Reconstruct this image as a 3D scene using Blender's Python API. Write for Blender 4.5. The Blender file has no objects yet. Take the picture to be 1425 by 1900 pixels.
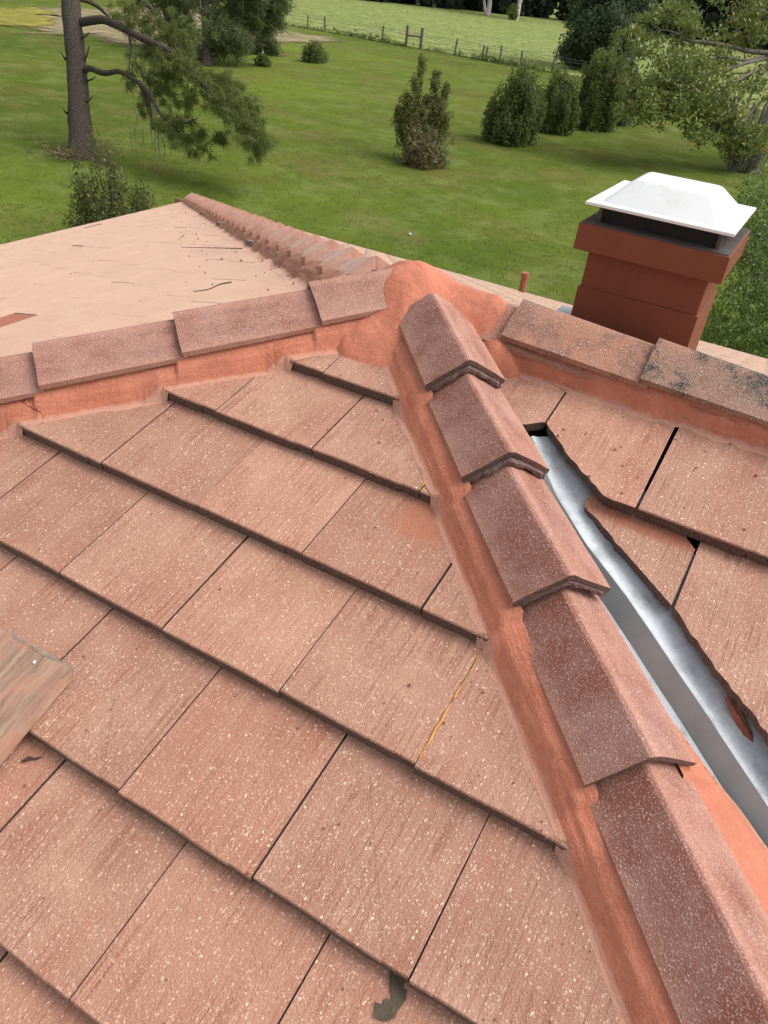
import bpy, bmesh, math, random
import numpy as np
from mathutils import Vector, Matrix, noise

# ------------------------------------------------------------------ camera, sky, sun, exposure
scene = bpy.context.scene
COL = scene.collection
RW = ((0.86463937, 0.49220655, 0.10065520), (0.35611071, -0.45913063, -0.81386991), (-0.35437822, 0.73954836, -0.57226244))
CAM = Vector((0.8896090, -2.2967227, 0.9811555))
FPX = 1435.844
cam_data = bpy.data.cameras.new('camera')
cam_data.sensor_fit = 'HORIZONTAL'
cam_data.sensor_width = 36.0
cam_data.lens = FPX / 1425.0 * 36.0
cam_data.clip_start = 0.05
cam_data.clip_end = 2000.0
cam = bpy.data.objects.new('camera', cam_data)
COL.objects.link(cam)
cam.matrix_world = Matrix(((RW[0][0], -RW[1][0], -RW[2][0], CAM[0]),
                           (RW[0][1], -RW[1][1], -RW[2][1], CAM[1]),
                           (RW[0][2], -RW[1][2], -RW[2][2], CAM[2]),
                           (0, 0, 0, 1)))
scene.camera = cam

SUN_ELEV = math.radians(52)
SUN_AZ = math.radians(58)          # compass angle from +Y towards +X
world = bpy.data.worlds.new('World')
scene.world = world
world.use_nodes = True
wn = world.node_tree
bg = wn.nodes['Background']
sky = wn.nodes.new('ShaderNodeTexSky')
sky.sky_type = 'NISHITA'
sky.sun_disc = False
sky.sun_elevation = SUN_ELEV
sky.sun_rotation = SUN_AZ
sky.air_density = 1.0
sky.dust_density = 4.0
sky.ozone_density = 1.0
hsv = wn.nodes.new('ShaderNodeHueSaturation')     # a grey overcast sky
hsv.inputs['Saturation'].default_value = 0.22
wn.links.new(sky.outputs[0], hsv.inputs['Color'])
wn.links.new(hsv.outputs[0], bg.inputs[0])
bg.inputs[1].default_value = 0.15
sun_data = bpy.data.lights.new('sun', 'SUN')
sun_data.energy = 0.85
sun_data.angle = math.radians(40)
sun_data.color = (1.0, 0.95, 0.87)
sun = bpy.data.objects.new('sun', sun_data)
COL.objects.link(sun)
sd = Vector((math.sin(SUN_AZ) * math.cos(SUN_ELEV), math.cos(SUN_AZ) * math.cos(SUN_ELEV), math.sin(SUN_ELEV)))
sun.rotation_euler = (-sd).to_track_quat('-Z', 'Y').to_euler()
sun.location = sd * 60
scene.view_settings.view_transform = 'Standard'
scene.view_settings.look = 'None'
scene.view_settings.exposure = 0.65
scene.view_settings.gamma = 1.0
scene.cycles.max_bounces = 6
scene.cycles.transparent_max_bounces = 8

rnd = random.Random(7)
npr = np.random.RandomState(11)

# ------------------------------------------------------------------ helpers
def ray(px, py):
    d = Vector(((px - 712.5) / FPX, (py - 950.0) / FPX, 1.0))
    return Vector((RW[0][0] * d[0] + RW[1][0] * d[1] + RW[2][0], RW[0][1] * d[0] + RW[1][1] * d[1] + RW[2][1],
                   RW[0][2] * d[0] + RW[1][2] * d[1] + RW[2][2]))
GZ = -5.0
def gpt(px, py, z=GZ):
    r = ray(px, py)
    return CAM + r * ((z - CAM.z) / r.z)
FWD = Vector(RW[2])
def depth(p): return (Vector(p) - CAM).dot(FWD)
def at(px, py, dep): return CAM + ray(px, py) * dep
def pix(p):
    q = Vector(p) - CAM
    z = q.dot(FWD)
    if z <= 0.05: return (-1e5, -1e5)
    return (712.5 + FPX * q.dot(Vector(RW[0])) / z, 950 + FPX * q.dot(Vector(RW[1])) / z)
def in_frame(p, m=60):
    x, y = pix(p)
    return -m < x < 1425 + m and -m < y < 1900 + m

def tag(o, label=None, cat=None, group=None, kind=None):
    if label: o['label'] = label
    if cat: o['category'] = cat
    if group: o['group'] = group
    if kind: o['kind'] = kind
    return o
def empty(name, loc=(0, 0, 0), parent=None):
    o = bpy.data.objects.new(name, None)
    o.location = loc
    o.empty_display_size = 0.1
    COL.objects.link(o)
    if parent: o.parent = parent
    return o
def link(name, me, mat=None, parent=None, mw=None):
    o = bpy.data.objects.new(name, me)
    COL.objects.link(o)
    if mat and not me.materials: me.materials.append(mat)
    if parent:
        o.parent = parent
    if mw is not None:
        pm = Matrix.Identity(4)
        if parent:
            chain = []
            p = parent
            while p:
                chain.append(p.matrix_basis.copy()); p = p.parent
            for b in reversed(chain): pm = pm @ b
        o.matrix_basis = pm.inverted() @ mw
    return o
def mesh_np(name, verts, faces, shade=None, tc=None, smooth=False):
    """verts (n,3) array, faces (m,k) int array"""
    verts = np.asarray(verts, np.float32); faces = np.asarray(faces, np.int32)
    me = bpy.data.meshes.new(name)
    k = faces.shape[1]
    me.vertices.add(len(verts)); me.vertices.foreach_set('co', verts.ravel())
    me.loops.add(faces.size); me.loops.foreach_set('vertex_index', faces.ravel())
    me.polygons.add(len(faces)); me.polygons.foreach_set('loop_start', np.arange(0, faces.size, k, dtype=np.int32))
    me.polygons.foreach_set('loop_total', np.full(len(faces), k, np.int32))
    if smooth: me.polygons.foreach_set('use_smooth', np.ones(len(faces), bool))
    me.update(calc_edges=True)
    if shade is not None:
        a = me.attributes.new('shade', 'FLOAT', 'POINT'); a.data.foreach_set('value', np.asarray(shade, np.float32))
    if tc is not None:
        a = me.attributes.new('tc', 'FLOAT_VECTOR', 'POINT'); a.data.foreach_set('vector', np.asarray(tc, np.float32).ravel())
    return me
def add_tc(me):
    n = len(me.vertices)
    co = np.empty(n * 3, np.float32); me.vertices.foreach_get('co', co)
    a = me.attributes.new('tc', 'FLOAT_VECTOR', 'POINT'); a.data.foreach_set('vector', co)
    return me
def mesh_py(name, verts, faces, smooth=False, tc=False):
    me = bpy.data.meshes.new(name)
    me.from_pydata([tuple(v) for v in verts], [], faces)
    if smooth: me.polygons.foreach_set('use_smooth', [True] * len(me.polygons))
    me.update()
    if tc: add_tc(me)
    return me
def box_py(x0, x1, y0, y1, z0, z1):
    v = [(x0, y0, z0), (x1, y0, z0), (x1, y1, z0), (x0, y1, z0), (x0, y0, z1), (x1, y0, z1), (x1, y1, z1), (x0, y1, z1)]
    f = [(0, 3, 2, 1), (4, 5, 6, 7), (0, 1, 5, 4), (1, 2, 6, 5), (2, 3, 7, 6), (3, 0, 4, 7)]
    return v, f
def bevel_box(name, x0, x1, y0, y1, z0, z1, b=0.006, seg=2):
    bm = bmesh.new()
    v, f = box_py(x0, x1, y0, y1, z0, z1)
    vs = [bm.verts.new(c) for c in v]
    for q in f: bm.faces.new([vs[i] for i in q])
    bmesh.ops.bevel(bm, geom=bm.edges[:], offset=b, segments=seg, affect='EDGES', profile=0.5)
    me = bpy.data.meshes.new(name); bm.to_mesh(me); bm.free()
    return me
def tube(path, radii, sides=8, rng=None, wob=0.0):
    """vertices, quad faces of a tapered tube along a polyline"""
    path = [Vector(p) for p in path]
    V, F = [], []
    n = len(path)
    prev = None
    for i, p in enumerate(path):
        t = (path[min(i + 1, n - 1)] - path[max(i - 1, 0)]).normalized()
        a = t.orthogonal().normalized() if prev is None else (prev - t * prev.dot(t)).normalized()
        prev = a
        b = t.cross(a)
        for k in range(sides):
            ang = 2 * math.pi * k / sides
            r = radii[i] * (1 + (rng.uniform(-wob, wob) if rng else 0))
            V.append(p + (a * math.cos(ang) + b * math.sin(ang)) * r)
    for i in range(n - 1):
        for k in range(sides):
            k2 = (k + 1) % sides
            F.append((i * sides + k, i * sides + k2, (i + 1) * sides + k2, (i + 1) * sides + k))
    c = len(V); V.append(path[-1])
    for k in range(sides): F.append(((n - 1) * sides + k, (n - 1) * sides + (k + 1) % sides, c))
    return V, F
def smooth_path(pts, sub=5):
    P = [Vector(p) for p in pts]
    out = []
    for i in range(len(P) - 1):
        p0 = P[max(i - 1, 0)]; p1 = P[i]; p2 = P[i + 1]; p3 = P[min(i + 2, len(P) - 1)]
        for s in range(sub):
            t = s / sub
            out.append(0.5 * ((2 * p1) + (p2 - p0) * t + (2 * p0 - 5 * p1 + 4 * p2 - p3) * t * t + (3 * p1 - p0 - 3 * p2 + p3) * t ** 3))
    out.append(P[-1])
    return out
class Bag:
    """collects several pieces of one part into one mesh"""
    def __init__(self): self.v = []; self.f = []
    def add(self, vf):
        o = len(self.v); self.v += [tuple(p) for p in vf[0]]; self.f += [tuple(i + o for i in q) for q in vf[1]]
        return self
    def mesh(self, name, smooth=False): return mesh_py(name, self.v, self.f, smooth)

# ------------------------------------------------------------------ material helpers
class NT:
    def grains(self, v, scale, share, r0=0.22, r1=0.34, stretch=(1.0, 0.62, 1.0)):
        vo = self.n('TexVoronoi', None, Vector=self.vec(v, stretch), Scale=scale)
        dot = self.ramp(vo.outputs['Distance'], r0, r1, 1.0, 0.0)
        sep = self.n('SeparateColor', None, Color=vo.outputs['Color'])
        return self.math('MULTIPLY', dot, self.math('GREATER_THAN', sep.outputs[0], 1.0 - share)), sep.outputs[1]

    def __init__(self, name):
        self.m = bpy.data.materials.new(name); self.m.use_nodes = True
        self.t = self.m.node_tree
        self.b = self.t.nodes['Principled BSDF']
        self.out = self.t.nodes['Material Output']
    def n(self, typ, props=None, **ins):
        nd = self.t.nodes.new('ShaderNode' + typ)
        for k, v in (props or {}).items(): setattr(nd, k, v)
        for k, v in ins.items():
            key = int(k[1:]) if k[0] == '_' and k[1:].isdigit() else k
            self.set(nd.inputs[key], v)
        return nd
    def set(self, sock, v):
        if isinstance(v, bpy.types.NodeSocket): self.t.links.new(v, sock)
        else: sock.default_value = v
    def mix(self, f, a, b, blend='MIX'):
        nd = self.t.nodes.new('ShaderNodeMix'); nd.data_type = 'RGBA'; nd.blend_type = blend
        self.set(nd.inputs[0], f)
        for s, v in ((nd.inputs[6], a), (nd.inputs[7], b)):
            self.set(s, v if isinstance(v, bpy.types.NodeSocket) else (v[0], v[1], v[2], 1.0))
        return nd.outputs[2]
    def math(self, op, a, b=0.0, clamp=False):
        nd = self.t.nodes.new('ShaderNodeMath'); nd.operation = op; nd.use_clamp = clamp
        self.set(nd.inputs[0], a); self.set(nd.inputs[1], b)
        return nd.outputs[0]
    def ramp(self, v, lo, hi, a=0.0, b=1.0):
        nd = self.n('MapRange', None, Value=v)
        nd.inputs[1].default_value = lo; nd.inputs[2].default_value = hi; nd.inputs[3].default_value = a; nd.inputs[4].default_value = b
        return nd.outputs[0]
    def vec(self, v, scale=(1, 1, 1), off=None):
        nd = self.t.nodes.new('ShaderNodeVectorMath'); nd.operation = 'MULTIPLY'
        self.set(nd.inputs[0], v); nd.inputs[1].default_value = scale
        return nd.outputs[0]
    def vadd(self, a, b):
        nd = self.t.nodes.new('ShaderNodeVectorMath'); nd.operation = 'ADD'
        self.set(nd.inputs[0], a); self.set(nd.inputs[1], b)
        return nd.outputs[0]
    def noise(self, v, scale, detail=3.0, rough=0.5, out=0):
        nd = self.n('TexNoise', None, Vector=v, Scale=scale, Detail=detail, Roughness=rough)
        return nd.outputs[out]
    def attr(self, name, out='Fac'):
        nd = self.t.nodes.new('ShaderNodeAttribute'); nd.attribute_name = name
        return nd.outputs[out]
    def bump(self, h, strength=0.3, dist=0.002, normal=None):
        nd = self.n('Bump', None, Height=h, Strength=strength, Distance=dist)
        if normal: self.t.links.new(normal, nd.inputs['Normal'])
        self.t.links.new(nd.outputs[0], self.b.inputs['Normal'])
        return nd.outputs[0]
    def done(self, color, rough=0.8, spec=0.3, metal=0.0):
        self.set(self.b.inputs['Base Color'], color if isinstance(color, bpy.types.NodeSocket) else (*color, 1.0))
        self.set(self.b.inputs['Roughness'], rough)
        self.b.inputs['Specular IOR Level'].default_value = spec
        self.b.inputs['Metallic'].default_value = metal
        return self.m
    def rand_vec(self, base):
        oi = self.t.nodes.new('ShaderNodeObjectInfo')
        c = self.n('CombineXYZ', None, X=self.math('MULTIPLY', oi.outputs['Random'], 37.0), Y=self.math('MULTIPLY', oi.outputs['Random'], 113.0))
        self.rand = oi.outputs['Random']
        return self.vadd(base, c.outputs[0])

def tile_material(name, ca, cb, streak, speck, stain=None, stain_col=(0.42, 0.13, 0.06), sheen=0.12, mold=0.0, speck_lo=0.585, streak_amt=0.8, tint_lo=0.84):
    k = NT(name)
    tc = k.attr('tc', 'Vector')
    v = k.rand_vec(tc)
    blotch = k.noise(v, 5.0, 3.0, 0.6)
    col = k.mix(k.ramp(blotch, 0.32, 0.68), ca, cb)
    st = k.noise(k.vec(v, (150.0, 4.0, 30.0)), 1.0, 3.0, 0.6)
    stm = k.noise(v, 7.0, 2.0, 0.5)
    sfac = k.math('MULTIPLY', k.ramp(st, 0.45, 0.66), k.ramp(stm, 0.36, 0.62, 0.12, streak_amt), True)
    col = k.mix(sfac, col, streak)
    tint = k.ramp(k.rand, 0.0, 1.0, tint_lo, 1.05)
    tn = k.n('CombineColor', None, _0=tint, _1=tint, _2=tint)
    col = k.mix(1.0, col, tn.outputs[0], 'MULTIPLY')
    r2 = k.math('FRACT', k.math('MULTIPLY', k.rand, 17.31))
    col = k.mix(k.ramp(r2, 0.5, 1.0, 0.0, 0.28 if tint_lo < 0.9 else 0.10), col, (streak[0] * 1.45, streak[1] * 1.5, streak[2] * 1.5))
    wash = k.noise(k.vec(v, (9.0, 1.6, 1.0)), 1.0, 3.0, 0.55)
    col = k.mix(k.ramp(wash, 0.50, 0.68, 0.0, 0.40), col, (streak[0] * 1.3, streak[1] * 1.35, streak[2] * 1.4))
    if mold:
        mn = k.noise(v, 11.0, 6.0, 0.68)
        mm = k.noise(v, 2.6, 2.0, 0.5)
        mf = k.math('MULTIPLY', k.ramp(mn, 0.50, 0.60), k.ramp(mm, 0.42, 0.55, 0.0, mold), True)
        col = k.mix(mf, col, (0.035, 0.026, 0.02))
    # pale aggregate grains and a few dark pits
    g = k.noise(k.vec(v, (1.0, 0.6, 1.0)), 250.0, 1.0, 0.5)
    gm = k.noise(v, 30.0, 2.0, 0.5)
    gd, gr = k.grains(k.vadd(v, k.vec(k.noise(v, 90.0, 2.0, 0.5, 1), (0.006, 0.006, 0.0))), 205.0, 0.42, 0.16, 0.44)
    gf = k.math('MULTIPLY', k.math('MULTIPLY', gd, k.ramp(gr, 0.0, 1.0, 0.35, 1.0)), k.ramp(gm, 0.30, 0.6, 0.32, 0.88), True)
    col = k.mix(gf, col, speck)
    g2 = k.noise(k.vadd(v, (5.3, 9.1, 2.0)), 120.0, 1.0, 0.5)
    gd2, gr2 = k.grains(k.vadd(k.vadd(v, (3.1, 1.7, 0.0)), k.vec(k.noise(v, 120.0, 2.0, 0.5, 1), (0.008, 0.008, 0.0))), 150.0, 0.05, 0.15, 0.36)
    col = k.mix(k.ramp(k.noise(v, 430.0, 1.0, 0.5), 0.58, 0.66, 0.0, 0.34), col, speck)
    col = k.mix(k.math('MULTIPLY', gd2, 0.85), col, (speck[0] * 1.15, speck[1] * 1.15, speck[2] * 1.1))
    g3 = k.noise(k.vadd(v, (1.3, 4.1, 7.0)), 55.0, 1.0, 0.5)
    col = k.mix(k.ramp(g3, 0.79, 0.82, 0.0, 0.7), col, (0.09, 0.045, 0.035))
    if stain:
        cx, cy, rx, ry = stain
        dv = k.vec(k.vadd(tc, (-cx, -cy, 0.0)), (1 / rx, 1 / ry, 0.0))
        wob = k.noise(k.vec(v, (40.0, 9.0, 1.0)), 1.0, 2.0, 0.5, 1)
        dv = k.vadd(dv, k.vec(wob, (0.9, 0.9, 0.0)))
        ln = k.n('VectorMath', {'operation': 'LENGTH'}, _0=k.vadd(dv, (-0.45, -0.45, 0.0)))
        col = k.mix(k.ramp(ln.outputs['Value'], 0.55, 1.15, 0.72, 0.0), col, stain_col)
    # grainy cut and butt faces, their shade away from the light painted in dark
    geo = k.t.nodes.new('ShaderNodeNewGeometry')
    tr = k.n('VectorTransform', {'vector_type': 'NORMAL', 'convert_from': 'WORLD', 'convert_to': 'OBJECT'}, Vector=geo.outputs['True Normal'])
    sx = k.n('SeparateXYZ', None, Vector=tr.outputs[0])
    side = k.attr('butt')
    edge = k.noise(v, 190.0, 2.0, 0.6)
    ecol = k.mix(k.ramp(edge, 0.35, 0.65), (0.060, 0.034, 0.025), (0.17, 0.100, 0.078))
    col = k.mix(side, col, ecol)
    h = k.math('ADD', k.math('MULTIPLY', g, 1.0), k.math('MULTIPLY', st, 0.6))
    h = k.math('ADD', h, k.math('MULTIPLY', k.noise(v, 40.0, 3.0, 0.6), 0.9))
    k.bump(h, 0.65, 0.004)
    k.b.inputs['Sheen Weight'].default_value = sheen
    k.b.inputs['Sheen Roughness'].default_value = 0.45
    k.b.inputs['Sheen Tint'].default_value = (1.0, 0.86, 0.75, 1.0)
    return k.done(col, k.ramp(g, 0.3, 0.7, 0.9, 0.55), 0.35)

PINK_A, PINK_B = (0.49, 0.260, 0.178), (0.40, 0.195, 0.130)
STREAK, SPECK = (0.25, 0.085, 0.050), (0.84, 0.62, 0.48)
MT_TILE = tile_material('painted_concrete_tile', PINK_A, PINK_B, STREAK, SPECK)
MT_TILE_STAIN = tile_material('painted_concrete_tile_orange_stain', PINK_A, PINK_B, STREAK, SPECK, stain=(0.225, 0.270, 0.095, 0.095), stain_col=(0.40, 0.135, 0.07))
MT_TILE_CUT = tile_material('painted_concrete_tile_fresh_top', PINK_A, PINK_B, STREAK, SPECK, stain=(0.79, -0.395, 0.26, 0.035), stain_col=(0.30, 0.09, 0.045))
MT_TILE_SIDE = tile_material('pale_lit_tone_tile', (0.60, 0.37, 0.255), (0.54, 0.315, 0.21), (0.46, 0.23, 0.15), (0.80, 0.58, 0.43), sheen=0.3, streak_amt=0.35, tint_lo=0.93)  # paler base paints in how bright these slopes look at a grazing angle
MT_TILE_ORANGE = tile_material('unfaded_orange_tile', (0.42, 0.135, 0.07), (0.38, 0.115, 0.06), (0.33, 0.09, 0.05), (0.46, 0.16, 0.09), sheen=0.1)
CAP_A, CAP_B = (0.335, 0.165, 0.130), (0.235, 0.080, 0.048)
def cap_material(name, ca, cb, mold=0.0, dust_light=0.5):
    k = NT(name)
    tc = k.attr('tc', 'Vector')
    v = k.rand_vec(tc)
    blotch = k.noise(v, 7.0, 4.0, 0.6)
    col = k.mix(k.ramp(blotch, 0.36, 0.64), ca, cb)
    # paint dusting along fold and lower rims; right flank lightened, light put into colour
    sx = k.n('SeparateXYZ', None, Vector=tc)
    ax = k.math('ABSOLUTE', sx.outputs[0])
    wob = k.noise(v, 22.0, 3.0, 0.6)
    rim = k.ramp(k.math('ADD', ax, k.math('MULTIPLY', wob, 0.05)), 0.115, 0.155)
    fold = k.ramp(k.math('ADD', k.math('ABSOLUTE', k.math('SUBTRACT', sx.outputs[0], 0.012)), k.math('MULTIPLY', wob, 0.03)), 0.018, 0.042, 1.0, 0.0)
    d = k.math('MULTIPLY', k.math('MAXIMUM', rim, fold), dust_light, True)
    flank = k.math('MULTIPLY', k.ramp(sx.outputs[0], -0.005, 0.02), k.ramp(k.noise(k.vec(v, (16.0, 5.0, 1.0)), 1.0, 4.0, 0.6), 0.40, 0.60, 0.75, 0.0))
    d = k.math('MAXIMUM', d, k.math('MULTIPLY', flank, dust_light))
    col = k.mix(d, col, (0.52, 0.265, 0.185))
    if mold:
        mn = k.noise(v, 9.0, 6.0, 0.66)
        mm = k.noise(v, 4.2, 2.0, 0.5)
        mf = k.math('MULTIPLY', k.ramp(mn, 0.46, 0.55), k.ramp(mm, 0.44, 0.52, 0.0, mold), True)
        col = k.mix(k.ramp(k.noise(v, 3.1, 3.0, 0.6), 0.4, 0.6, 0.0, 0.6), col, (0.36, 0.155, 0.085))
        col = k.mix(mf, col, (0.03, 0.026, 0.020))
        col = k.mix(k.ramp(k.noise(v, 9.0, 4.0, 0.6), 0.60, 0.68, 0.0, 0.5 * mold), col, (0.20, 0.16, 0.09))
    g = k.noise(v, 260.0, 1.0, 0.5)
    gm = k.noise(v, 18.0, 2.0, 0.5)
    gd, gr = k.grains(k.vadd(v, k.vec(k.noise(v, 90.0, 2.0, 0.5, 1), (0.008, 0.008, 0.0))), 200.0, 0.40, 0.15, 0.42, (1.0, 0.8, 1.0))
    col = k.mix(k.ramp(g, 0.57, 0.66, 0.0, 0.5), col, (0.58, 0.38, 0.32))
    col = k.mix(k.math('MULTIPLY', k.math('MULTIPLY', gd, k.ramp(gr, 0.0, 1.0, 0.3, 1.0)), k.ramp(gm, 0.35, 0.6, 0.35, 1.0), True), col, (0.70, 0.50, 0.42))
    g2 = k.noise(k.vadd(v, (5.3, 9.1, 2.0)), 95.0, 1.0, 0.5)
    col = k.mix(k.ramp(g2, 0.80, 0.83, 0.0, 0.9), col, (0.78, 0.66, 0.58))
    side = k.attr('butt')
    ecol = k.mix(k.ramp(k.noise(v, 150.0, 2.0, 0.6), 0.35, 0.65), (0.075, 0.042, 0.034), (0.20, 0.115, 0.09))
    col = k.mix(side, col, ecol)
    h = k.math('ADD', g, k.math('MULTIPLY', k.noise(v, 45.0, 3.0, 0.6), 1.2))
    k.bump(h, 0.6, 0.004)
    k.b.inputs['Sheen Weight'].default_value = 0.06
    k.b.inputs['Sheen Tint'].default_value = (1.0, 0.85, 0.78, 1.0)
    return k.done(col, k.ramp(g, 0.3, 0.7, 0.8, 0.5), 0.4)
MT_CAP = cap_material('speckled_brown_cap', CAP_A, CAP_B)
MT_CAP_PALE = cap_material('far_hip_pale_cap', (0.60, 0.38, 0.295), (0.50, 0.29, 0.215), dust_light=0.9)  # paler cap tone for the far hip
MT_CAP_MOLD = cap_material('mouldy_cap', (0.25, 0.14, 0.095), (0.19, 0.10, 0.06), mold=1.0, dust_light=0.15)
MT_CAP_MOLD2 = cap_material('slightly_mouldy_cap', (0.34, 0.160, 0.105), (0.27, 0.105, 0.060), mold=0.35, dust_light=0.35)

def mortar_material(name, ca, cb, fringe, rough_bump=0.8):
    k = NT(name)
    g = k.n('TexCoord').outputs['Object']
    n1 = k.noise(g, 9.0, 4.0, 0.6)
    col = k.mix(k.ramp(n1, 0.35, 0.65), ca, cb)
    tc = k.attr('tc', 'Vector')
    tr = k.noise(k.vec(tc, (9.0, 170.0, 1.0)), 1.0, 3.0, 0.6)       # trowel lines running with the strip
    col = k.mix(k.ramp(tr, 0.58, 0.78, 0.0, 0.16), col, (ca[0] * 0.66, ca[1] * 0.6, ca[2] * 0.6))
    n3 = k.noise(g, 60.0, 3.0, 0.6)
    col = k.mix(k.ramp(n3, 0.50, 0.72, 0.0, 0.4), col, (ca[0] * 1.15, ca[1] * 1.4, ca[2] * 1.55))
    n4 = k.noise(g, 3.5, 3.0, 0.6)
    col = k.mix(k.ramp(n4, 0.48, 0.62, 0.0, 0.45), col, (ca[0] * 0.80, ca[1] * 0.86, ca[2] * 0.9))
    col = k.mix(k.ramp(k.noise(g, 210.0, 2.0, 0.6), 0.66, 0.74, 0.0, 0.5), col, (ca[0] * 0.45, ca[1] * 0.4, ca[2] * 0.4))
    sh = k.attr('shade')
    f = k.math('ADD', sh, k.math('MULTIPLY', k.math('SUBTRACT', k.noise(g, 42.0, 3.0, 0.6), 0.5), 1.1))
    col = k.mix(k.ramp(f, 0.25, 0.75), fringe, col)
    vor = k.n('TexVoronoi', {'feature': 'DISTANCE_TO_EDGE'}, Vector=k.vadd(g, k.vec(k.noise(g, 8.0, 3.0, 0.6, 1), (0.25, 0.25, 0.25))), Scale=3.3)
    crack = k.ramp(vor.outputs['Distance'], 0.0, 0.006, 1.0, 0.0)
    crack = k.math('MULTIPLY', crack, k.ramp(k.noise(g, 4.0, 1.0, 0.5), 0.58, 0.64))
    col = k.mix(k.math('MULTIPLY', crack, 0.75), col, (0.10, 0.03, 0.02))
    h = k.math('ADD', k.math('MULTIPLY', tr, 0.75), k.math('MULTIPLY', n3, 0.8))
    h = k.math('ADD', h, k.math('MULTIPLY', k.noise(g, 260.0, 2.0, 0.6), 0.9))
    h = k.math('SUBTRACT', h, k.math('MULTIPLY', crack, 1.2))
    k.bump(h, rough_bump, 0.006)
    return k.done(col, 0.88, 0.2)
FRINGE = (0.60, 0.31, 0.22)
MT_MORTAR = mortar_material('orange_painted_mortar', (0.63, 0.232, 0.144), (0.55, 0.185, 0.112), FRINGE)
MT_MORTAR_SHADED = mortar_material('dusty_shade_toned_mortar', (0.46, 0.225, 0.15), (0.36, 0.165, 0.105), (0.68, 0.42, 0.31))  # browner body paints in the shade on these faces; pale dusty fringe

def simple(name, ca, cb, scale, rough=0.8, spec=0.3, bump=0.0, bs=60.0, dist=0.004, metal=0.0, stretch=(1, 1, 1)):
    k = NT(name)
    g = k.vec(k.n('TexCoord').outputs['Object'], stretch)
    col = k.mix(k.ramp(k.noise(g, scale, 4.0, 0.6), 0.3, 0.7), ca, cb)
    if bump: k.bump(k.noise(g, bs, 3.0, 0.6), bump, dist)
    return k.done(col, rough, spec, metal)
MT_BED = simple('grey_cap_bedding', (0.20, 0.125, 0.115), (0.13, 0.075, 0.066), 40.0, 0.9, 0.2, 0.9, 90.0, 0.006)
MT_DECK = simple('roof_underlay', (0.035, 0.03, 0.028), (0.05, 0.04, 0.036), 5.0)
MT_WALL = simple('stucco_wall', (0.46, 0.36, 0.28), (0.42, 0.33, 0.26), 2.0, 0.9, 0.2, 0.3, 120.0)
MT_EAVE = simple('painted_eave_board', (0.30, 0.16, 0.13), (0.26, 0.14, 0.11), 2.0, 0.6)

def metal_material():
    k = NT('galvanised_valley_metal')
    g = k.n('TexCoord').outputs['Object']
    sp = k.n('TexVoronoi', None, Vector=g, Scale=70.0)
    col = k.mix(k.ramp(sp.outputs['Distance'], 0.0, 0.9), (0.66, 0.70, 0.73), (0.57, 0.61, 0.64))
    dirt = k.noise(g, 9.0, 5.0, 0.65)
    col = k.mix(k.ramp(dirt, 0.50, 0.70, 0.0, 0.75), col, (0.27, 0.265, 0.25))
    scr = k.noise(k.vec(g, (14.0, 60.0, 14.0)), 1.0, 3.0, 0.6)
    col = k.mix(k.ramp(scr, 0.60, 0.72, 0.0, 0.35), col, (0.75, 0.78, 0.80))
    d2 = k.noise(g, 85.0, 2.0, 0.5)
    col = k.mix(k.ramp(d2, 0.72, 0.76, 0.0, 0.8), col, (0.06, 0.045, 0.035))
    k.bump(k.noise(g, 6.0, 3.0, 0.5), 0.10, 0.006)
    return k.done(col, k.ramp(dirt, 0.35, 0.65, 0.60, 0.80), 0.4, 0.0)
MT_METAL = metal_material()
MT_GREY_METAL = simple('dull_grey_metal', (0.36, 0.385, 0.385), (0.30, 0.32, 0.32), 12.0, 0.6, 0.3, 0.1, 30.0, 0.003, 0.0)

def chimney_material(name, ca, cb):
    k = NT(name)
    g = k.n('TexCoord').outputs['Object']
    col = k.mix(k.ramp(k.noise(k.vec(g, (3, 3, 0.6)), 2.2, 4.0, 0.6), 0.3, 0.7), ca, cb)
    col = k.mix(k.ramp(k.noise(g, 26.0, 4.0, 0.65), 0.60, 0.78, 0.0, 0.25), col, (0.36, 0.15, 0.09))
    run = k.noise(k.vec(g, (17.0, 17.0, 1.3)), 1.0, 4.0, 0.6)
    col = k.mix(k.ramp(run, 0.52, 0.74, 0.0, 0.28), col, (0.12, 0.04, 0.022))
    col = k.mix(k.ramp(k.noise(g, 70.0, 3.0, 0.6), 0.68, 0.76, 0.0, 0.4), col, (0.30, 0.17, 0.12))
    k.bump(k.noise(g, 130.0, 3.0, 0.6), 0.35, 0.002)
    return k.done(col, 0.62, 0.3)
MT_CHIM = chimney_material('brick_red_chimney_paint', (0.19, 0.057, 0.028), (0.165, 0.048, 0.023))
MT_CROWN = simple('dark_crown', (0.055, 0.05, 0.048), (0.11, 0.10, 0.095), 6.0, 0.9, 0.2, 0.4, 80.0)  # dark mottled tone for crown and cap legs
MT_FLUE = simple('black_flue', (0.012, 0.012, 0.012), (0.02, 0.02, 0.02), 6.0, 0.7)
def white_cap_material():
    k = NT('white_painted_metal')
    g = k.n('TexCoord').outputs['Object']
    n = k.noise(g, 5.0, 5.0, 0.65)
    col = k.mix(k.ramp(n, 0.5, 0.75, 0.0, 0.5), (0.70, 0.71, 0.705), (0.60, 0.585, 0.54))
    col = k.mix(k.ramp(k.noise(g, 38.0, 3.0, 0.6), 0.68, 0.76, 0.0, 0.6), col, (0.40, 0.36, 0.31))
    col = k.mix(k.ramp(k.noise(k.vec(g, (9.0, 9.0, 2.0)), 1.0, 5.0, 0.65), 0.54, 0.72, 0.0, 0.5), col, (0.52, 0.49, 0.44))
    k.bump(k.noise(g, 3.0, 2.0, 0.5), 0.08, 0.02)
    return k.done(col, 0.38, 0.5)
MT_WHITE = white_cap_material()
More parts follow.
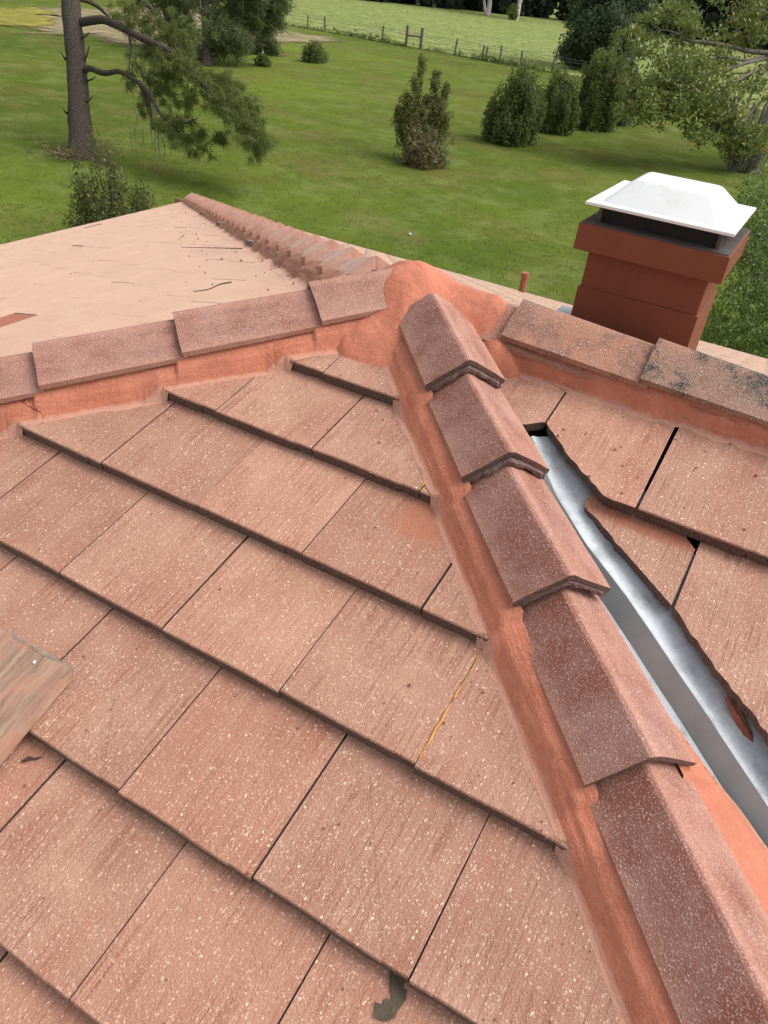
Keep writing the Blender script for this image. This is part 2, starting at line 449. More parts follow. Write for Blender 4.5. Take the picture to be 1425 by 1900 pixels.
def wood_material():
    k = NT('weathered_plank_wood')
    tc = k.n('TexCoord').outputs['Object']
    wv = k.noise(k.vadd(k.vec(tc, (70.0, 7.0, 70.0)), k.vec(k.noise(tc, 6.0, 3.0, 0.6, 1), (5.0, 1.0, 0.0))), 1.0, 6.0, 0.7)
    col = k.mix(k.ramp(wv, 0.35, 0.65), (0.46, 0.30, 0.215), (0.25, 0.155, 0.11))
    col = k.mix(k.ramp(k.noise(tc, 9.0, 3.0, 0.6), 0.40, 0.60, 0.0, 0.75), col, (0.48, 0.235, 0.165))
    col = k.mix(k.ramp(k.noise(tc, 5.0, 4.0, 0.6), 0.56, 0.68, 0.0, 0.6), col, (0.44, 0.40, 0.335))
    k.bump(wv, 0.9, 0.003)
    return k.done(col, 0.85, 0.2)
MT_WOOD = wood_material()
MT_PLANK_END = simple('lichen_grey_end_grain', (0.20, 0.165, 0.13), (0.36, 0.30, 0.24), 60.0, 0.95, 0.1, 0.8, 90.0)
MT_SEAL = simple('amber_sealant', (0.62, 0.30, 0.055), (0.50, 0.24, 0.06), 60.0, 0.5, 0.4, 0.5, 120.0)
MT_TWIG = simple('dry_twig', (0.10, 0.065, 0.045), (0.16, 0.10, 0.07), 20.0)
MT_DEADLEAF = simple('wet_dead_leaf', (0.05, 0.038, 0.022), (0.10, 0.072, 0.04), 30.0, 0.6)
MT_CRUMB = simple('mortar_crumb', (0.36, 0.13, 0.085), (0.24, 0.09, 0.06), 60.0)
MT_DARKCRUMB = simple('dark_debris', (0.46, 0.25, 0.18), (0.24, 0.13, 0.09), 60.0)
MT_PIPE = simple('red_vent_pipe', (0.36, 0.13, 0.08), (0.30, 0.10, 0.065), 8.0, 0.6)

def leaf_material(name, ca, cb, cc=None, rough=0.6, trans=0.52):
    k = NT(name)
    sh = k.attr('shade')
    col = k.mix(sh, ca, cb)
    if cc: col = k.mix(k.ramp(sh, 0.90, 0.93), col, cc)
    k.done(col, rough, 0.25)
    tr = k.n('BsdfTranslucent', None, Color=col)
    mx = k.n('MixShader', None, _0=trans, _1=k.b.outputs[0], _2=tr.outputs[0])
    k.t.links.new(mx.outputs[0], k.out.inputs['Surface'])
    return k.m
def bark_material(name, ca, cb, scale=9.0):
    k = NT(name)
    g = k.n('TexCoord').outputs['Object']
    v = k.n('TexVoronoi', {'feature': 'DISTANCE_TO_EDGE'}, Vector=k.vec(g, (1.0, 1.0, 0.35)), Scale=scale)
    n = k.noise(g, scale * 1.5, 4.0, 0.65)
    col = k.mix(k.ramp(n, 0.3, 0.7), ca, cb)
    col = k.mix(k.ramp(v.outputs['Distance'], 0.0, 0.12, 0.7, 0.0), col, (ca[0] * 0.45, ca[1] * 0.45, ca[2] * 0.45))
    k.bump(k.math('ADD', v.outputs['Distance'], n), 0.8, 0.05)
    return k.done(col, 0.9, 0.15)
MT_PINE_BARK = bark_material('pine_bark', (0.062, 0.048, 0.038), (0.135, 0.112, 0.094), 16.0)
MT_OAK_BARK = bark_material('oak_bark', (0.17, 0.145, 0.12), (0.25, 0.22, 0.185), 14.0)
MT_PALE_BARK = bark_material('pale_trunk_bark', (0.42, 0.40, 0.35), (0.55, 0.52, 0.46), 3.0)
MT_PINE = leaf_material('pine_needles', (0.090, 0.115, 0.030), (0.220, 0.255, 0.075))
MT_PINE_FAR = leaf_material('far_pine_needles', (0.105, 0.140, 0.055), (0.215, 0.255, 0.110))
MT_SHRUB = leaf_material('olive_shrub_leaf', (0.080, 0.100, 0.034), (0.190, 0.205, 0.075), (0.40, 0.34, 0.05))
MT_BUSH = leaf_material('dark_bush_leaf', (0.090, 0.120, 0.034), (0.250, 0.295, 0.095))
MT_TALLBUSH = leaf_material('sparse_shrub_leaf', (0.100, 0.115, 0.036), (0.245, 0.260, 0.088))
MT_DRYTWIGS = leaf_material('dry_brown_twigs', (0.13, 0.105, 0.052), (0.25, 0.20, 0.105), trans=0.1)
MT_DARKTREE = leaf_material('dark_evergreen_leaf', (0.045, 0.070, 0.036), (0.145, 0.180, 0.095))
MT_OAK = leaf_material('oak_leaf', (0.085, 0.115, 0.026), (0.260, 0.300, 0.085), (0.42, 0.26, 0.05), 0.4, 0.3)
MT_NEAR = leaf_material('yard_tree_leaf', (0.070, 0.115, 0.026), (0.235, 0.310, 0.085), None, 0.4, 0.3)
MT_MOSS = leaf_material('grey_tree_moss', (0.13, 0.13, 0.105), (0.25, 0.245, 0.205), trans=0.15)
MT_WOODS = leaf_material('far_wood_leaf', (0.030, 0.042, 0.030), (0.085, 0.100, 0.065))
MT_GRASSBLADE = leaf_material('grass_blade', (0.110, 0.150, 0.028), (0.160, 0.200, 0.042), (0.21, 0.20, 0.085), 0.6, 0.3)
MT_PASTUREBLADE = leaf_material('pasture_blade', (0.20, 0.23, 0.070), (0.34, 0.36, 0.13), (0.42, 0.38, 0.20), 0.6, 0.3)
MT_POST = simple('fence_post_wood', (0.13, 0.11, 0.085), (0.19, 0.165, 0.13), 8.0)
MT_WIRE = simple('fence_wire', (0.20, 0.19, 0.18), (0.25, 0.24, 0.22), 8.0, 0.5, 0.5, 0, 1, 0, 0.5)

def lawn_material(name, ca, cb, cc, fine, thin=False):
    k = NT(name)
    g = k.n('TexCoord').outputs['Object']
    big = k.noise(k.vec(g, (0.8, 1.25, 1.0)), 0.050, 5.0, 0.6)
    mid = k.noise(k.vec(g, (1.0, 1.6, 1.0)), 0.17, 5.0, 0.62)
    sm = k.noise(g, 2.2, 4.0, 0.65)
    ff = k.noise(g, fine, 3.0, 0.65)
    col = k.mix(k.ramp(big, 0.40, 0.62), ca, cb)
    col = k.mix(k.math('MULTIPLY', k.ramp(mid, 0.48, 0.66), 0.65), col, cc)
    col = k.mix(k.ramp(sm, 0.50, 0.72, 0.0, 0.28), col, (ca[0] * 0.62, ca[1] * 0.66, ca[2] * 0.6))
    col = k.mix(k.ramp(ff, 0.42, 0.75, 0.0, 0.28), col, (ca[0] * 0.5, ca[1] * 0.55, ca[2] * 0.5))
    wa = k.noise(k.vadd(g, (31.0, 7.0, 0.0)), 0.55, 7.0, 0.68)
    col = k.mix(k.ramp(wa, 0.47, 0.66, 0.0, 0.60), col, (ca[0] * 1.9 + .02, ca[1] * 1.75 + .01, ca[2] * 2.2 + .022))
    wb = k.noise(k.vadd(g, (3.0, 57.0, 0.0)), 1.1, 7.0, 0.70)
    col = k.mix(k.ramp(wb, 0.52, 0.70, 0.0, 0.60), col, (ca[0] * 0.66, ca[1] * 0.68, ca[2] * 0.9))
    wc = k.noise(k.vadd(g, (13.0, 5.0, 0.0)), 0.25, 6.0, 0.66)
    col = k.mix(k.ramp(wc, 0.54, 0.66, 0.0, 0.55), col, (cc[0] * 1.05, cc[1] * 0.98, cc[2] * 1.25))
    k.bump(k.math('ADD', k.math('MULTIPLY', ff, 0.5), sm), 0.25, 0.05)
    k.done(col, 0.95, 0.02)
    if thin:                                     # sparse growth thinning out into the lawn
        tr = k.n('BsdfTransparent')
        f = k.math('ADD', k.attr('shade'), k.math('MULTIPLY', k.math('SUBTRACT', k.noise(g, 0.9, 5.0, 0.65), 0.5), 1.6))
        mx = k.n('MixShader', None, _0=k.ramp(f, 0.25, 0.75), _1=tr.outputs[0], _2=k.b.outputs[0])
        k.t.links.new(mx.outputs[0], k.out.inputs['Surface'])
    return k.m
MT_LAWN = lawn_material('mown_lawn', (0.080, 0.112, 0.018), (0.132, 0.176, 0.025), (0.140, 0.124, 0.036), 14.0)
MT_PASTURE = lawn_material('pasture_grass', (0.200, 0.245, 0.072), (0.165, 0.215, 0.056), (0.225, 0.215, 0.095), 3.0)
MT_ROUGH = lawn_material('tall_dry_grass', (0.25, 0.205, 0.115), (0.20, 0.19, 0.085), (0.165, 0.165, 0.07), 5.0, True)
MT_YELLOW = lawn_material('yellow_weeds', (0.22, 0.20, 0.04), (0.19, 0.185, 0.045), (0.19, 0.19, 0.04), 5.0, True)

# ------------------------------------------------------------------ the house and its roof
house = empty('house', (0.0, 0.0, GZ))
tag(house, 'house under a pink concrete tile roof with orange mortared hips and red chimney', 'house')
PITCH = 0.32908558
TP = math.tan(PITCH)
W_TILE = 0.36444
D_TILT = 0.0379
SB = 0.318                                   # slope of the side and back planes
PB = math.atan(SB)
def frame(o, u, s, n): return Matrix(((u[0], s[0], n[0], o[0]), (u[1], s[1], n[1], o[1]), (u[2], s[2], n[2], o[2]), (0, 0, 0, 1)))
cp, sp_ = math.cos(PITCH), math.sin(PITCH)
cb_, sb_ = math.cos(PB), math.sin(PB)
FR_L = frame((0, 0, 0), (1, 0, 0), (0, cp, sp_), (0, -sp_, cp))
R_DROP = 0.070
FR_R = FR_L @ Matrix.Translation((0, 0, -R_DROP))
FR_H = frame((-0.30, 0, 0.0), (0, -1, 0), (cb_, 0, sb_), (-sb_, 0, cb_))
FR_B = frame((0, 0.22, -0.02), (-1, 0, 0), (0, -cb_, sb_), (0, sb_, cb_))
APEX = Vector((-0.265, 0.1465, 0.181))       # top of the near and left hip lines
RIDGE_Y, RIDGE_Z = 0.22, 0.112
FAR0 = Vector((-0.34, 0.22, 0.115))
EAVE_X, EAVE_RUN = -9.75, 9.0
EAVE_Z = -0.02 - SB * EAVE_RUN
D_NEAR = Vector((1, -1, -TP)); D_LEFT = Vector((-1, -1, -TP)); D_FAR = Vector((-1, 1, -SB))

def mark_butt(me, thr=0.55):
    a = me.attributes.new('butt', 'FLOAT', 'FACE')
    a.data.foreach_set('value', [1.0 if p.normal.z < thr else 0.0 for p in me.polygons])
    return me
def tile_mesh(W, Lt, th=0.036, seed=0, notch=True):
    """flat interlocking tile: x across, y up the slope from the butt edge, z = 0 on top"""
    r = random.Random(seed)
    xs = [0, W * 0.18, W * 0.4, W * 0.62, W - 0.062, W - 0.056, W - 0.05, W]
    top = [(x, r.uniform(-0.0012, 0.0006)) for x in xs]
    low = []
    for i, x in enumerate(xs):
        z = -th + r.uniform(-0.0015, 0.0015)
        if notch and i in (5,): z = -th + 0.016
        if notch and i > 5: z += 0.005
        low.append((x, z))
    V, F = [], []
    n = len(xs)
    fy = [r.uniform(-0.0015, 0.0015) for _ in xs]
    for (x, z), y in zip(top, fy): V.append((x, y + 0.003, z))                  # 0..n-1 top front
    for (x, z), y in zip(top, fy): V.append((x, y, z - 0.004))                  # n..2n-1 worn arris
    for (x, z), y in zip(low, fy): V.append((x, y + 0.001, z))                  # 2n..3n-1 bottom front
    for (x, z) in ((0, 0), (W, 0), (W, -th), (0, -th)): V.append((x, Lt, z))
    a, b, c, d = 3 * n, 3 * n + 1, 3 * n + 2, 3 * n + 3
    F.append(tuple(range(n)) + (b, a))
    for i in range(n - 1):
        F.append((n + i, n + i + 1, i + 1, i)); F.append((2 * n + i, 2 * n + i + 1, n + i + 1, n + i))
    F.append((d, c) + tuple(2 * n + i for i in range(n - 1, -1, -1)))
    F.append((0, a, d, 2 * n, n)); F.append((n - 1, 2 * n - 1, 3 * n - 1, c, b)); F.append((a, b, c, d))
    return V, F
TILES = {}
def get_tile(W, Lt, seed, mat):
    key = (round(W, 4), round(Lt, 4), seed, mat.name)
    if key not in TILES:
        V, F = tile_mesh(W, Lt, seed=seed)
        me = mesh_py('roof_tile', V, F, tc=True); mark_butt(me); me.materials.append(mat)
        TILES[key] = me
    return TILES[key]
def clip_mesh(me, mw, planes):
    """cut a copy of a mesh by world planes (point, normal); keeps the side the normal points away from"""
    inv = mw.inverted(); rot = mw.to_3x3().transposed()
    bm = bmesh.new(); bm.from_mesh(me)
    for co, no in planes:
        g = bm.verts[:] + bm.edges[:] + bm.faces[:]
        res = bmesh.ops.bisect_plane(bm, geom=g, plane_co=inv @ co, plane_no=(rot @ no).normalized(), clear_outer=True)
        ed = [e for e in res['geom_cut'] if isinstance(e, bmesh.types.BMEdge)]
        if ed: bmesh.ops.contextual_create(bm, geom=ed)
    if len(bm.faces) < 4: bm.free(); return None
    out = bpy.data.meshes.new('roof_tile'); bm.to_mesh(out); bm.free()
    for nm in ('tc', 'butt'):
        if nm in out.attributes: out.attributes.remove(out.attributes[nm])
    add_tc(out); mark_butt(out)
    for m in me.materials:
        if not out.materials: out.materials.append(m)
    return out
NRM_NEAR = Vector((1, 1, 0)).normalized()     # across the near hip
NRM_LEFT = Vector((-1, 1, 0)).normalized()
def tile_matrix(fr, u, v, n=0.0, tilt=None, yaw=0.0):
    t = math.atan(D_TILT / 0.34) if tilt is None else tilt
    return fr @ Matrix.Translation((u, v, n)) @ Matrix.Rotation(yaw, 4, 'Z') @ Matrix.Rotation(-t, 4, 'X')
def corners(mw, W, Lt): return [mw @ Vector(c) for c in ((0, 0, 0), (W, 0, 0), (W, Lt, 0), (0, Lt, 0), (W / 2, Lt / 2, 0))]
class Merge:
    def __init__(self): self.V = []; self.F = []; self.T = []; self.n = 0
    def box(self, mw, W, Lt, th=0.031):
        v = np.array([(0, 0, -th), (W, 0, -th), (W, Lt, -th), (0, Lt, -th), (0, 0, 0), (W, 0, 0), (W, Lt, 0), (0, Lt, 0)], np.float32)
        m = np.array(mw, np.float32)
        self.V.append(v @ m[:3, :3].T + m[:3, 3]); self.T.append(v + npr.uniform(-50, 50, 3).astype(np.float32))
        self.F.append(np.array([(4, 5, 6, 7), (0, 1, 5, 4), (1, 2, 6, 5), (2, 3, 7, 6), (3, 0, 4, 7)]) + self.n); self.n += 8
    def build(self, name, mat, parent):
        me = mesh_np(name, np.concatenate(self.V), np.concatenate(self.F), tc=np.concatenate(self.T))
        a = me.attributes.new('butt', 'FLOAT', 'FACE'); a.data.foreach_set('value', np.tile(np.array([0, 1, 1, 1, 1], np.float32), len(self.F)))
        o = link(name, me, mat, parent, Matrix.Identity(4)); o['kind'] = 'stuff'
        return o

# roof planes under the tiles
def plane_part(name, pts):
    me = mesh_py(name, pts + [(p[0], p[1], p[2] - 0.06) for p in pts],
                 [tuple(range(len(pts))), tuple(range(2 * len(pts) - 1, len(pts) - 1, -1))] +
                 [(i, i + len(pts), (i + 1) % len(pts) + len(pts), (i + 1) % len(pts)) for i in range(len(pts))])
    return link(name, me, MT_DECK, house, Matrix.Identity(4))
def on(fr, u, v, n): return tuple(fr @ Vector((u, v, n)))
def lz(x, y, n): return y * TP + n / cp
YF = -9.0
zb = -0.12
front_slope = plane_part('front_slope', [(-0.30, 0.10, lz(0, 0.10, zb)), (EAVE_X, YF, lz(0, YF, zb)), (0.35 - YF, YF, lz(0, YF, zb)), (-0.05, -0.05, lz(0, -0.05, zb))])
right_slope = plane_part('right_slope', [(-0.20, 0.20, lz(0, 0.20, zb - 0.08)), (0.3, -0.3, lz(0, -0.3, zb - 0.08)), (0.3 - YF, YF, lz(0, YF, zb - 0.08)), (14, YF, lz(0, YF, zb - 0.08)), (14, 0.20, lz(0, 0.20, zb - 0.08))])
def hz(x, n): return (x + 0.30) * SB + n / cb_
side_slope = plane_part('side_slope', [(-0.40, 0.15, hz(-0.40, -0.1)), (EAVE_X + 0.1, 0.22 + EAVE_RUN, hz(EAVE_X + 0.1, -0.1)), (EAVE_X + 0.1, YF, hz(EAVE_X + 0.1, -0.1))])
def bz(y, n): return -0.02 - (y - 0.22) * SB + n / cb_
back_slope = plane_part('back_slope', [(-0.34, 0.24, bz(0.24, -0.1)), (14, 0.24, bz(0.24, -0.1)), (14, 9.1, bz(9.1, -0.1)), (EAVE_X + 0.2, 9.1, bz(9.1, -0.1))])

# --- front slope tiles (left of the near hip)
EDGES = {1: -0.34, 2: -0.64206, 3: -0.97925, 4: -1.33643, 5: -1.70}
for k in range(6, 12): EDGES[k] = EDGES[k - 1] - 0.345
OFFS = {1: -0.33545, 2: -0.54792, 3: -0.72474, 4: -0.54791, 5: 0.0, 6: -0.17791}
for k in range(7, 12): OFFS[k] = OFFS[k - 1] + W_TILE / 2
far_front = Merge()
P_NEAR = (APEX + NRM_NEAR * -0.165, NRM_NEAR)
P_LEFT = (APEX + NRM_LEFT * -0.16, NRM_LEFT)
SHADOW_TILES = []
for k in range(1, 12):
    v = EDGES[k]
    up = 0.0 if k == 1 else EDGES[k - 1]
    Lt = (up - v) + 0.075
    for j in range(-9, 9):
        u0 = OFFS[k] + j * W_TILE
        gap = rnd.choice((0.002, 0.003, 0.0045, 0.007))
        W = W_TILE - gap
        tilt = math.atan(D_TILT / (up - v))
        mw = tile_matrix(FR_L, u0 + gap / 2 + rnd.uniform(-.001, .001), v + rnd.uniform(-.003, .003), rnd.uniform(-.0012, .0012), tilt, rnd.uniform(-.003, .003))
        cs = corners(mw, W, Lt)
        dn = [(c - P_NEAR[0]).dot(NRM_NEAR) for c in cs]; dl = [(c - P_LEFT[0]).dot(NRM_LEFT) for c in cs]
        if min(dn) > 0 or min(dl) > 0: continue
        if u0 < -3.2 or u0 > 2.9: continue
        if not any(in_frame(c, 30) for c in cs):
            if max(dn) < 0 and max(dl) < 0: far_front.box(mw, W, Lt)
            continue
        mat = MT_TILE
        if k == 3 and u0 <= 0.2 <= u0 + W_TILE: mat = MT_TILE_STAIN
        me = get_tile(W, Lt, (k * 5 + j * 3) % 6, mat)
        if max(dn) > 0 or max(dl) > 0:
            me = clip_mesh(me, mw, [P_NEAR, P_LEFT])
            if me is None: continue
        link('roof_tile', me, None, front_slope, mw)
far_front.build('roof_tiles_out_of_frame', MT_TILE, front_slope)

# --- right slope tiles: whole tiles plus tiles cut along the valley
def jag(pts, amp, rng, n=7):
    out = []
    for (a, b) in zip(pts[:-1], pts[1:]):
        for i in range(n):
            t = i / n
            q = rng.uniform(-amp, amp) if 0 < i else 0
            d = Vector((b[0] - a[0], b[1] - a[1])); d.normalize()
            out.append((a[0] + (b[0] - a[0]) * t - d.y * q, a[1] + (b[1] - a[1]) * t + d.x * q))
    out.append(pts[-1])
    return out
def poly_tile(name, poly, tiltfun, th, mat, parent, fr, bev=True):
    """slab with an outline in slope coordinates (u, v), top height given by tiltfun(v)"""
    V = [(u, v, tiltfun(v)) for u, v in poly]
    n = len(V)
    rr = random.Random(n)
    V += [(u + rr.uniform(-.003, .003), v + rr.uniform(-.003, .003), tiltfun(v) - th) for u, v in poly]
    F = [tuple(range(n)), tuple(range(2 * n - 1, n - 1, -1))] + [(i, i + n, (i + 1) % n + n, (i + 1) % n) for i in range(n)]
    bm = bmesh.new()
    vs = [bm.verts.new(c) for c in V]
    for q in F: bm.faces.new([vs[i] for i in q])
    bmesh.ops.recalc_face_normals(bm, faces=bm.faces[:])
    bmesh.ops.triangulate(bm, faces=[f for f in bm.faces if len(f.verts) > 4])
    me = bpy.data.meshes.new(name); bm.to_mesh(me); bm.free()
    add_tc(me); mark_butt(me); me.materials.append(mat)
    return link(name, me, None, parent, fr.copy())
rj = random.Random(3)
RE1 = -0.372
def tR1(v): return -(v - RE1) * 0.085
def tR2(v): return -0.038 - (v - RE1) * 0.085 + (-0.34) * 0.085 + 0.0
def tR2(v): return -0.037 - 0.004 - (v - RE1) * 0.09
J0, J1, J2 = 0.366, 0.7285, 1.0935
# piece beside the near hip, above the head of the valley
poly_tile('roof_tile', [(0.10, 0.14), (J0 - .003, 0.14), (J0 - .003, -0.150), (0.350, -0.158), (0.318, -0.188), (0.29, -0.20), (0.16, -0.06), (0.05, 0.05)], tR1, 0.031, MT_TILE, right_slope, FR_R)
cut1 = jag([(0.3745, -0.158), (0.50, -0.272), (0.630, RE1 + 0.004)], 0.0035, rj, 8)
poly_tile('roof_tile', [(J0 + .003, 0.14)] + [(J0 + .003, -0.150)] + cut1 + [(0.66, RE1 - .001), (0.695, RE1 + .001), (J1 - .004, RE1), (J1 - .004, 0.14)], tR1, 0.031, MT_TILE, right_slope, FR_R)
for i in range(4):
    a = J1 + .004 + i * W_TILE
    me = get_tile(W_TILE - 0.007, 0.50, i % 6, MT_TILE)
    mw = FR_R @ Matrix.Translation((a, RE1 - 0.004 * i, 0)) @ Matrix.Rotation(-math.atan(0.085), 4, 'X') @ Matrix.Rotation(-0.012, 4, 'Z')
    link('roof_tile', me, None, right_slope, mw)
VCUT = [(0.572, -0.383), (0.735, -0.500), (0.9085, -0.622), (1.056, -0.760), (1.198, -0.868), (1.50, -1.14), (1.85, -1.47), (2.3, -1.9)]
K1 = 0.914
cut2 = jag([p for p in VCUT if p[0] < 0.9], 0.004, rj, 9)
poly_tile('roof_tile', [(0.60, RE1 + 0.06), (0.585, -0.372)] + cut2[1:] + [(K1 - .005, -0.624), (K1 - .002, RE1 - .035), (K1 - .035, RE1 - .004), (K1 - .035, RE1 + .06)], tR2, 0.031, MT_TILE_CUT, right_slope, FR_R)
cut3 = jag([(K1 + .004, -0.628)] + VCUT[3:5] + [(1.272, -0.935)], 0.004, rj, 9)
poly_tile('roof_tile', [(K1 + .004, RE1 + .06)] + cut3 + [(K1 + W_TILE - .003, -0.935), (K1 + W_TILE - .003, RE1 + .06)], tR2, 0.031, MT_TILE, right_slope, FR_R)
for i in range(1, 4):
    a = K1 + .004 + i * W_TILE
    me = get_tile(W_TILE - 0.007, 0.64, i % 6, MT_TILE)
    link('roof_tile', me, None, right_slope, FR_R @ Matrix.Translation((a, -0.955, tR2(-0.955))) @ Matrix.Rotation(-math.atan(0.09), 4, 'X'))
far_right = Merge()
for k in range(1, 6):
    v = -0.955 - 0.345 * k
    for j in range(12):
        a = -v + 0.35 + j * W_TILE
        if a > 4.5: continue
        far_right.box(FR_R @ Matrix.Translation((a, v, -0.05)) @ Matrix.Rotation(-math.atan(0.09), 4, 'X'), W_TILE - .006, 0.43)
far_right.build('roof_tiles_out_of_frame', MT_TILE, right_slope)
# broken mortar scrap hanging over the lower valley edge
sc = bmesh.new()
bmesh.ops.create_icosphere(sc, subdivisions=3, radius=1.0)
for vtx in sc.verts:
    n3 = noise.noise(vtx.co * 1.7) * 0.5 + noise.noise(vtx.co * 4.0) * 0.25
    vtx.co *= 1 + n3
    vtx.co = Vector((vtx.co.x * 0.06, vtx.co.y * 0.012, vtx.co.z * 0.010))
me = bpy.data.meshes.new('mortar_scrap'); sc.to_mesh(me); sc.free()
me.materials.append(MT_CRUMB)
link('mortar_scrap', me, None, right_slope, FR_R @ Matrix.Translation((1.150, -0.836, -0.060)) @ Matrix.Rotation(-0.72, 4, 'Z') @ Matrix.Rotation(0.25, 4, 'Y'))

# --- side slope tiles (pale, falling away to the left)
side_tiles = []
n_course = 28
P_LEFT_S = (APEX + NRM_LEFT * 0.13, -NRM_LEFT)
NRM_FAR = Vector((1, 1, 0)).normalized()
P_FAR_S = (FAR0 - NRM_FAR * 0.225, NRM_FAR)
for k in range(0, n_course):
    v = -0.30 - 0.345 * k
    for j in range(-28, 30):
        u0 = j * W_TILE + (k % 2) * W_TILE / 2 + 0.11
        gap = rnd.choice((0.0003, 0.0006, 0.0012))
        mw = tile_matrix(FR_H, u0, v, rnd.uniform(-.0008, .0008), math.atan(0.034 / 0.345), rnd.uniform(-.0015, .0015))
        cs = corners(mw, W_TILE, 0.42)
        dl = [(c - P_LEFT_S[0]).dot(P_LEFT_S[1]) for c in cs]; df = [(c - P_FAR_S[0]).dot(P_FAR_S[1]) for c in cs]
        if min(dl) > 0 or min(df) > 0: continue
        if (mw @ Vector((0.18, 0, 0))).x < EAVE_X: continue
        vis = in_frame(cs[4], 20)
        side_tiles.append((depth(cs[4]) if vis else 1e6, mw, max(dl) > 0 or max(df) > 0, gap, k, j))
side_tiles.sort(key=lambda t: (not (t[2] and t[0] < 1e5), t[0]))      # cut tiles along the hips first, then by distance
rest = Merge()
ORANGE = None
best = 1e9
for t in side_tiles:
    d = (t[1] @ Vector((0.18, 0.17, 0)) - Vector((-2.62, 0.23, -0.74))).length
    if d < best: best = d; ORANGE = (t[4], t[5])
for i, (dep, mw, cutit, gap, k, j) in enumerate(side_tiles):
    if i < 300 and dep < 1e5:
        mat = MT_TILE_SIDE
        if (k, j) == ORANGE:
            mw = mw @ Matrix.Translation((0, 0, -0.003)); mat = MT_TILE_ORANGE
        me = get_tile(W_TILE - gap, 0.42, i % 6, mat)
        if cutit:
            me = clip_mesh(me, mw, [P_LEFT_S, P_FAR_S])
            if me is None: continue
        link('roof_tile', me, None, side_slope, mw)
    else:
        if not cutit: rest.box(mw, W_TILE - gap, 0.42)
rest.build('distant_roof_tiles', MT_TILE_SIDE, side_slope)

# --- back slope tiles (a thin pale band past the ridge)
back = Merge()
for k in range(0, 26):
    v = -0.34 - 0.345 * k
    for j in range(-38, 30):
        u0 = j * W_TILE + (k % 2) * W_TILE / 2
        mw = tile_matrix(FR_B, u0, v, rnd.uniform(-.002, .002), math.atan(0.034 / 0.345), rnd.uniform(-.004, .004))
        c = mw @ Vector((0.18, 0.1, 0))
        if (c - FAR0).dot(NRM_FAR) < 0.1 or c.x > 13.5: continue
        back.box(mw, W_TILE - rnd.choice((.004, .008, .012)), 0.42)
back.build('back_roof_tiles', MT_TILE_SIDE, back_slope)

# ------------------------------------------------------------------ hip and ridge caps
def cap_mesh(Lc, half_l=0.122, drop_l=0.092, half_r=0.140, drop_r=0.080, th=0.017, seed=0, seg=6, name='hip_cap', tilt=0.026, raw=True):
    """angular cap: x across, y from the exposed butt end up to the head, fold top at z = 0"""
    r = random.Random(seed)
    out = [(-half_l, -drop_l), (-half_l * 0.62, -drop_l * 0.60), (-half_l * 0.2, -drop_l * 0.155), (-0.010, -0.0035), (0.0, -0.001), (0.010, -0.0035),
           (half_r * 0.2, -drop_r * 0.155), (half_r * 0.62, -drop_r * 0.60), (half_r, -drop_r)]
    m = len(out)
    inn = [(x * 0.985, z - th) for x, z in out]
    V, F = [], []
    for i in range(seg + 1):
        y = Lc * i / seg
        dz = -tilt * (y / 0.42)
        sc_ = 1.0 - 0.06 * (y / 0.42)
        for x, z in out: V.append((x * sc_ + r.uniform(-.0009, .0009), y + (r.uniform(-.0022, .0022) if i == 0 else 0), z * sc_ + dz + r.uniform(-.0009, .0009)))
        for x, z in inn: V.append((x * sc_, y, z * sc_ + dz))
    s = 2 * m
    for i in range(seg):
        for q in range(m - 1):
            F.append((i * s + q, i * s + q + 1, (i + 1) * s + q + 1, (i + 1) * s + q))
            F.append((i * s + m + q + 1, i * s + m + q, (i + 1) * s + m + q, (i + 1) * s + m + q + 1))
        F.append((i * s + m, i * s, (i + 1) * s, (i + 1) * s + m)); F.append((i * s + m - 1, i * s + s - 1, (i + 1) * s + s - 1, (i + 1) * s + m - 1))
    nb = len(F)
    for q in range(m - 1):
        F.append((q, m + q, m + q + 1, q + 1)); F.append((seg * s + q + 1, seg * s + m + q + 1, seg * s + m + q, seg * s + q))
    me = mesh_py(name, V, F, tc=True)
    a = me.attributes.new('butt', 'FLOAT', 'FACE')
    a.data.foreach_set('value', [1.0 if (i >= nb and raw) else 0.0 for i in range(len(me.polygons))])
    sm = [i < nb for i in range(len(me.polygons))]
    me.polygons.foreach_set('use_smooth', sm)
    me.set_sharp_from_angle(angle=math.radians(11))
    return me
def bed_mesh(half_l=0.112, drop_l=0.088, half_r=0.132, drop_r=0.078, seed=0, depth_=0.03, reach=0.010):
    """crusty grey bedding squeezed out under a cap's butt"""
    r = random.Random(seed)
    n = 30
    V, F = [], []
    def prof(t):
        x = -half_l + (half_l + half_r) * t
        z = -drop_l * (-x / half_l) if x < 0 else -drop_r * (x / half_r)
        return x, z - 0.004 - 0.004 * math.exp(-(x / 0.02) ** 2)
    thick = depth_
    for i in range(n + 1):
        t = i / n
        x, z = prof(t)
        o = reach * (0.4 + 0.9 * abs(noise.noise(Vector((x * 30, seed * 3.1, 0))))) * (1.0 if 0.04 < t < 0.96 else 0.3)
        th = thick * (0.75 + 0.5 * noise.noise(Vector((x * 24, seed * 7.7, 5))))
        for (y, zz) in ((0.05, z - 0.012), (-o * 0.3, z - 0.012), (-o + 0.001, z - 0.015), (-o, z - 0.012 - th * 0.55), (-o * 0.5, z - 0.010 - th), (0.06, z - 0.012 - th)):
            V.append((x, y + r.uniform(-.0012, .0012), zz + r.uniform(-.001, .001)))
    for i in range(n):
        for q in range(5): F.append((i * 6 + q, (i + 1) * 6 + q, (i + 1) * 6 + q + 1, i * 6 + q + 1))
    F.append(tuple(range(6))); F.append(tuple(n * 6 + 5 - q for q in range(6)))
    return mesh_py('cap_bedding', V, F)
